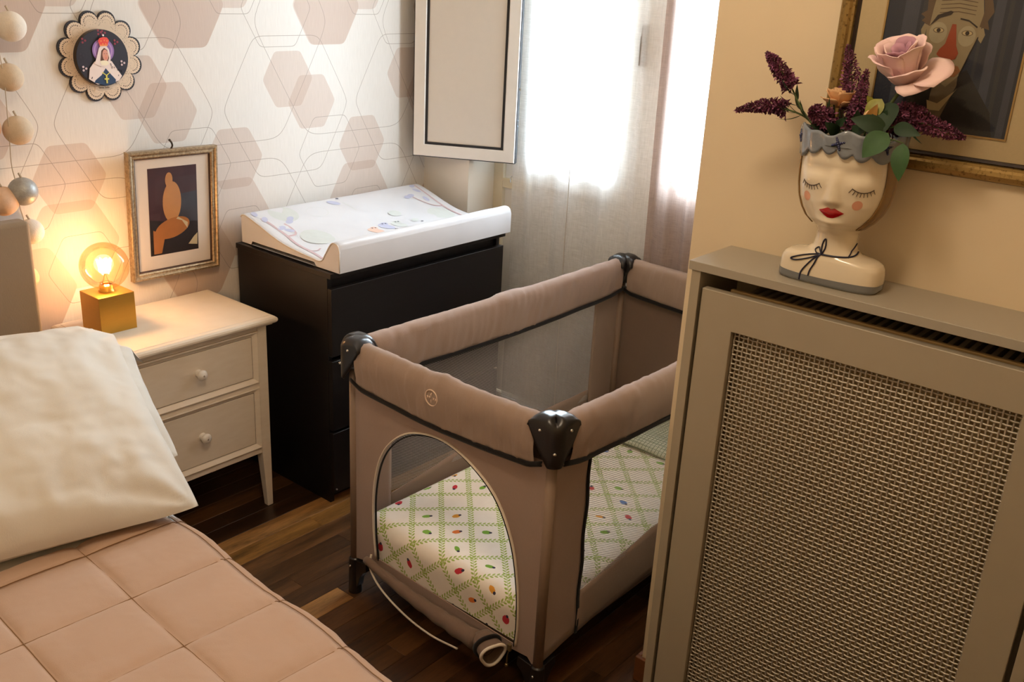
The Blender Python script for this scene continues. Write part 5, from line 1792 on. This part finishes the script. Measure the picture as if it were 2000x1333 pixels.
    def petal2(phi, rb, h, wid, flare, seed):
        def f(a, q):
            t_ = a * 2 - 1
            ang = phi + t_ * wid * (0.3 + 0.7 * sin(pi * (0.1 + 0.6 * q)))
            rad_ = rb * (0.2 + 0.8 * min(1, q * 1.6)) + flare * q * q
            return tuple(c2 + Vector((cos(ang) * rad_, sin(ang) * rad_, h * q - 0.018 + 0.002 * nz(a * 4, q * 4, seed))))
        MB().grid(f, 9, 8).build('petal', CR2, r2, smooth=True, solid=0.001)
    for k in range(3):
        petal2(k * 2.1, 0.008, 0.030, 1.2, 0.001, k)
    for k in range(5):
        petal2(k * 1.257 + 0.3, 0.016, 0.031 - 0.003 * (k % 2), 0.8, 0.009, k + 3)
    petal2(2.6, 0.02, 0.016, 0.8, 0.014, 10)
    petal2(4.4, 0.02, 0.014, 0.8, 0.014, 11)
    # bud
    bd = thing('rose_bud', 'closed pale peach rosebud with green and orange sepal beside the large rose', 'flower', B(-0.02, -0.01))
    MB().tube([B(-0.02, -0.01), (-0.14, -2.046, 1.43)], 0.0018, 6).build('stem', M_STEM, bd, smooth=True)
    MB().ball((-0.142, -2.047, 1.443), 0.0095, 14, 10, sq=(1, 0.9, 1.7)).build('petal', CR2, bd, smooth=True)
    lm = MB()
    leaf_mesh(lm, (-0.143, -2.05, 1.428), (-0.150, -2.062, 1.468), 0.02, (-1, 0, 0.1), 0.1)
    lm.build('sepal', plain('orange_green_sepal', '#a5752c', 0.6, var=0.4, scale=40), bd, smooth=True)
    # leafy sprays on the rim
    def spray(label, root, leaves, mats):
        t = thing('leaf_spray', label, 'foliage', root)
        ctr = Vector((0, 0, 0))
        for l_ in leaves:
            ctr += Vector(l_[0])
        ctr /= len(leaves)
        st = MB()
        for l_ in leaves:
            st.tube(crv([root, tuple((Vector(root) + Vector(l_[0])) / 2 + Vector((0, 0, 0.008))), l_[0]], 10), 0.0012, 6)
        st.build('stem', M_STEM, t, smooth=True)
        for (b_, tp, w_), m_ in zip(leaves, mats):
            lm = MB()
            leaf_mesh(lm, b_, tp, w_, (-1, 0, 0.35), 0.10, 11)
            lm.build('leaf', m_, t, smooth=True)
    spray('spray of broad green leaves hanging over the right of the crown', B(-0.045, -0.03), [
        ((-0.165, -2.093, 1.425), (-0.19, -2.066, 1.383), 0.042), ((-0.16, -2.118, 1.412), (-0.175, -2.127, 1.352), 0.030), ((-0.15, -2.095, 1.435), (-0.165, -2.145, 1.428), 0.024), ((-0.155, -2.085, 1.43), (-0.175, -2.03, 1.442), 0.030)],
        [M_LEAF, M_LEAF, M_LEAFD, M_LEAFD])
    spray('dark leafy spray filling the middle of the vase opening', B(0.0, -0.02), [
        ((-0.14, -2.02, 1.41), (-0.165, -2.055, 1.425), 0.026), ((-0.14, -2.0, 1.41), (-0.17, -1.985, 1.43), 0.020), ((-0.13, -1.98, 1.41), (-0.16, -1.955, 1.42), 0.018), ((-0.12, -2.03, 1.42), (-0.15, -2.03, 1.455), 0.022), ((-0.12, -2.06, 1.42), (-0.15, -2.08, 1.46), 0.03), ((-0.13, -1.99, 1.415), (-0.15, -2.015, 1.44), 0.016)],
        [M_LEAFD] * 6)
    gb = thing('grass_tuft', 'thin grassy green blades sticking up left of the cream rose', 'foliage', B(0.035))
    for k, (y_, z) in enumerate(((-1.945, 1.452), (-1.958, 1.465), (-1.968, 1.49), (-1.93, 1.445), (-1.985, 1.45))):
        lm = MB()
        leaf_mesh(lm, B(0.04 - 0.004 * k), (-0.115, y_, z), 0.004, (-1, 0, 0), 0.05)
        lm.build('blade', M_LEAFD, gb, smooth=True)
flowers()

# ================================================================== BED
def bed():
    SHEET = fabric('white_cotton', '#dbd6cd', 900, 0.2, var=0.03)
    b = thing('bed', 'bed with padded taupe headboard and white sheet, mostly under the quilt', 'bed', (-1.6, -1.1, 0))
    HB = fabric('taupe_upholstery', '#8f7c66', 800, 0.25)
    MB().box(-2.28, -0.692, -0.135, -0.080, 0.10, 0.978).build('headboard', HB, b, bevel=0.012, seg=4)
    A = -0.0575
    O = Vector((-0.814, -1.143, 0))
    ex, ey = Vector((cos(A), sin(A), 0)), Vector((-sin(A), cos(A), 0))
    T = lambda u, v, z: tuple(O + ex * u + ey * v + Vector((0, 0, z)))
    def slab(name, u0, u1, v0, v1, z0, z1, mat, bev):
        m = MB()
        m.hexa([T(u0, v0, z0), T(u1, v0, z0), T(u1, v1, z0), T(u0, v1, z0)], [T(u0, v0, z1), T(u1, v0, z1), T(u1, v1, z1), T(u0, v1, z1)])
        return m.build(name, mat, b, bevel=bev, seg=5)
    slab('mattress', -1.5, -0.004, -0.95, 0.99, 0.22, 0.470, SHEET, 0.04)
    slab('base', -1.48, -0.03, -0.93, 0.97, 0.06, 0.22, HB, 0.01)
    # sheet folded over below the pillows
    def fold(a, q):
        u = lerp(-1.45, -0.01, a)
        v = lerp(0.19, 0.66, q)
        return T(u, v, 0.478 + 0.012 * sin(pi * q) ** 0.5 + 0.003 * nz(u * 7, v * 9, 2))
    MB().grid(fold, 60, 20).build('sheet', SHEET, b, smooth=True, solid=0.008)
    # quilt ----------------------------------------------------------
    q = thing('quilt', 'pinkish beige quilt stitched in large squares covering the bed', 'quilt', (-1.4, -1.4, 0.49))
    QF = fabric('blush_cotton_quilt', '#bfa18c', 900, 0.25, var=0.05)
    UE, VT = -0.02, 0.236
    S = 0.2
    SV = 0.193
    def height(u, v):
        if u < UE:
            r_ = (UE - u) % S
            du = min(r_, S - r_)
        else:
            du = 0.006 + (u - UE) * 2.0
        if v < SV:
            r_ = (SV - v) % SV
            dv = min(r_, SV - r_)
        else:
            dv = 0.006 + (v - SV) * 2.0
        eu, ev_ = 1 - math.exp(-du / 0.011), 1 - math.exp(-dv / 0.011)
        if u > -0.035:
            ev_ = 1 - (1 - ev_) * 0.35
        dome = sin(pi * min(1, du / S + 0.0) ) * sin(pi * min(1, dv / SV))
        h = 0.0085 * eu * ev_ + 0.0022 * dome
        pk = math.exp(-dv / 0.05) * ev_
        h += 0.0022 * nz(u * 30, v * 7, 4) * pk + 0.0016 * nz(u * 11, v * 26, 7) * eu * ev_ + 0.0020 * nz(u * 6 + v * 3, v * 14, 2) * eu * ev_ + 0.0006 * nz(u * 70, v * 70, 1)
        return h
    nu, nv_ = 330, 260
    UM, DR, RC = -1.46, 0.27, 0.035
    def quilt(a, c_):
        return quilt_sv(lerp(UM, RC * pi / 2 + DR, a), lerp(VT, -1.02, c_))
    def quilt_sv(s, v, up=0.0):
        edge = 0.010 * sin(v * 16) * 0.5
        lift = 0.0
        if s < -RC:
            h = height(s, v) + up
            return T(s + (edge if s > -0.3 else 0) * (1 + s / 0.3), v, 0.488 + h + lift)
        if s < -RC + RC * pi / 2:
            t_ = (s + RC) / RC
            h = height(min(s, 0), v) * 0.9 + up
            return T(-RC + (RC + h) * sin(t_) + edge, v, 0.488 - RC + (RC + h) * cos(t_))
        d = s + RC - RC * pi / 2
        return T(0.006 + edge + 0.012 * sin(v * 13) * d / DR + 0.004, v, 0.488 - RC - d)
    # spacing finer near the visible side
    def warp(a):
        return a ** 0.75
    MB().grid(lambda a, c_: quilt(warp(a), c_), nu, nv_).build('cover', QF, q, smooth=True)
    th = MB()
    TH = plain('ochre_stitching', '#8f6c4a', 0.8)
    def stitch(pts):
        th.tube(pts, 0.0010, 5)
    for k in range(7):
        u = UE - S * k
        stitch([quilt_sv(u, v_, 0.0010) for v_ in [VT - 0.01 - 1.2 * i / 150 for i in range(151)]])
    for k in range(0, 7):
        v_ = SV - SV * k
        stitch([quilt_sv(u, v_, 0.0010) for u in [-1.44 + 1.465 * i / 190 for i in range(191)]])
    o = th.build('stitching', TH, q, smooth=True)
    o['kind'] = 'stuff'
    # pillows -----------------------------------------------------------
    def pillow(label, BL, BR, TR, TL, thick, seed, flop=0.0, rest=None):
        BL, BR, TR, TL = map(Vector, (BL, BR, TR, TL))
        t = thing('bed_pillow', label, 'pillow', tuple((BL + BR) / 2))
        n = ((BR - BL).cross(TL - BL)).normalized()
        def side(sg):
            def f(a, c_):
                s, v = a * 2 - 1, c_ * 2 - 1
                s2 = s * (1 - (0.055 if s < 0 else 0.05) * (1 - v * v) * abs(s) ** 3) * (1 - 0.035 * v ** 4)
                v2 = v * (1 - 0.06 * (1 - s * s) * abs(v) ** 3) * (1 - 0.05 * s ** 6)
                p = (BL * (1 - s2) * (1 - v2) + BR * (1 + s2) * (1 - v2) + TR * (1 + s2) * (1 + v2) + TL * (1 - s2) * (1 + v2)) / 4
                bl = (max(0, 1 - abs(s) ** 3.0) * max(0, 1 - abs(v) ** 2.4)) ** 0.58
                w_ = 0.016 * nz(s * 1.7 + seed, v * 2.3, seed) + 0.007 * nz(s * 6 + v * 2, v * 2.2 - s, seed + 3)
                w_ += 0.012 * nz(s * 9, v * 1.5, seed + 6) * max(0, abs(v) - 0.35) * (1 - abs(v)) * 4
                w_ += 0.010 * nz(s * 1.5, v * 9, seed + 8) * max(0, abs(s) - 0.35) * (1 - abs(s)) * 4
                for cs_, cv_ in ((1, 1), (1, -1), (-1, 1), (-1, -1)):
                    da, db = 1 - s * cs_, 1 - v * cv_
                    rr_ = sqrt(da * da + db * db)
                    an_ = math.atan2(db, da)
                    w_ += 0.016 * math.exp(-rr_ / 0.42) * min(1, rr_ / 0.12) * sin(9 * an_ + 3 * nz(rr_ * 2, seed, cs_ + 2 * cv_))
                w_ += 0.009 * abs(nz(s * 2.6 - v * 1.2 + seed, v * 3.4 + s, seed + 11)) - 0.004 * abs(nz(s * 7 + v * 4, v * 6 - s * 3, seed + 13))
                out = p + n * (sg * thick * 0.5 * bl + w_ * min(1, bl * 1.6) * (1 if sg > 0 else 0.3))
                if flop:
                    k = max(0, s - 0.80) / 0.20 * max(0, v - 0.62) / 0.38
                    out += Vector((0.045, 0.0, -0.10)) * (k ** 0.8) * flop
                if rest is not None and sg < 0 and out.z < rest:
                    out.z = rest
                return tuple(out)
            return f
        MB().grid(side(1), 110, 84).grid(side(-1), 60, 44).build('pillowcase', SHEET, t, smooth=True)
        return t
    pillow('large white pillow in front, leaning back on the other pillow', (-1.56, -0.825, 0.520), (-0.768, -0.985, 0.512), (-0.672, -0.460, 0.792), (-1.43, -0.39, 0.81), 0.21, 2.0, 0.3, rest=0.505)
    pillow('white pillow behind, upright against the headboard', (-1.52, -0.66, 0.505), (-0.662, -0.735, 0.508), (-0.600, -0.405, 0.745), (-1.45, -0.27, 0.84), 0.19, 9.0, 1.1, rest=0.495)
bed()
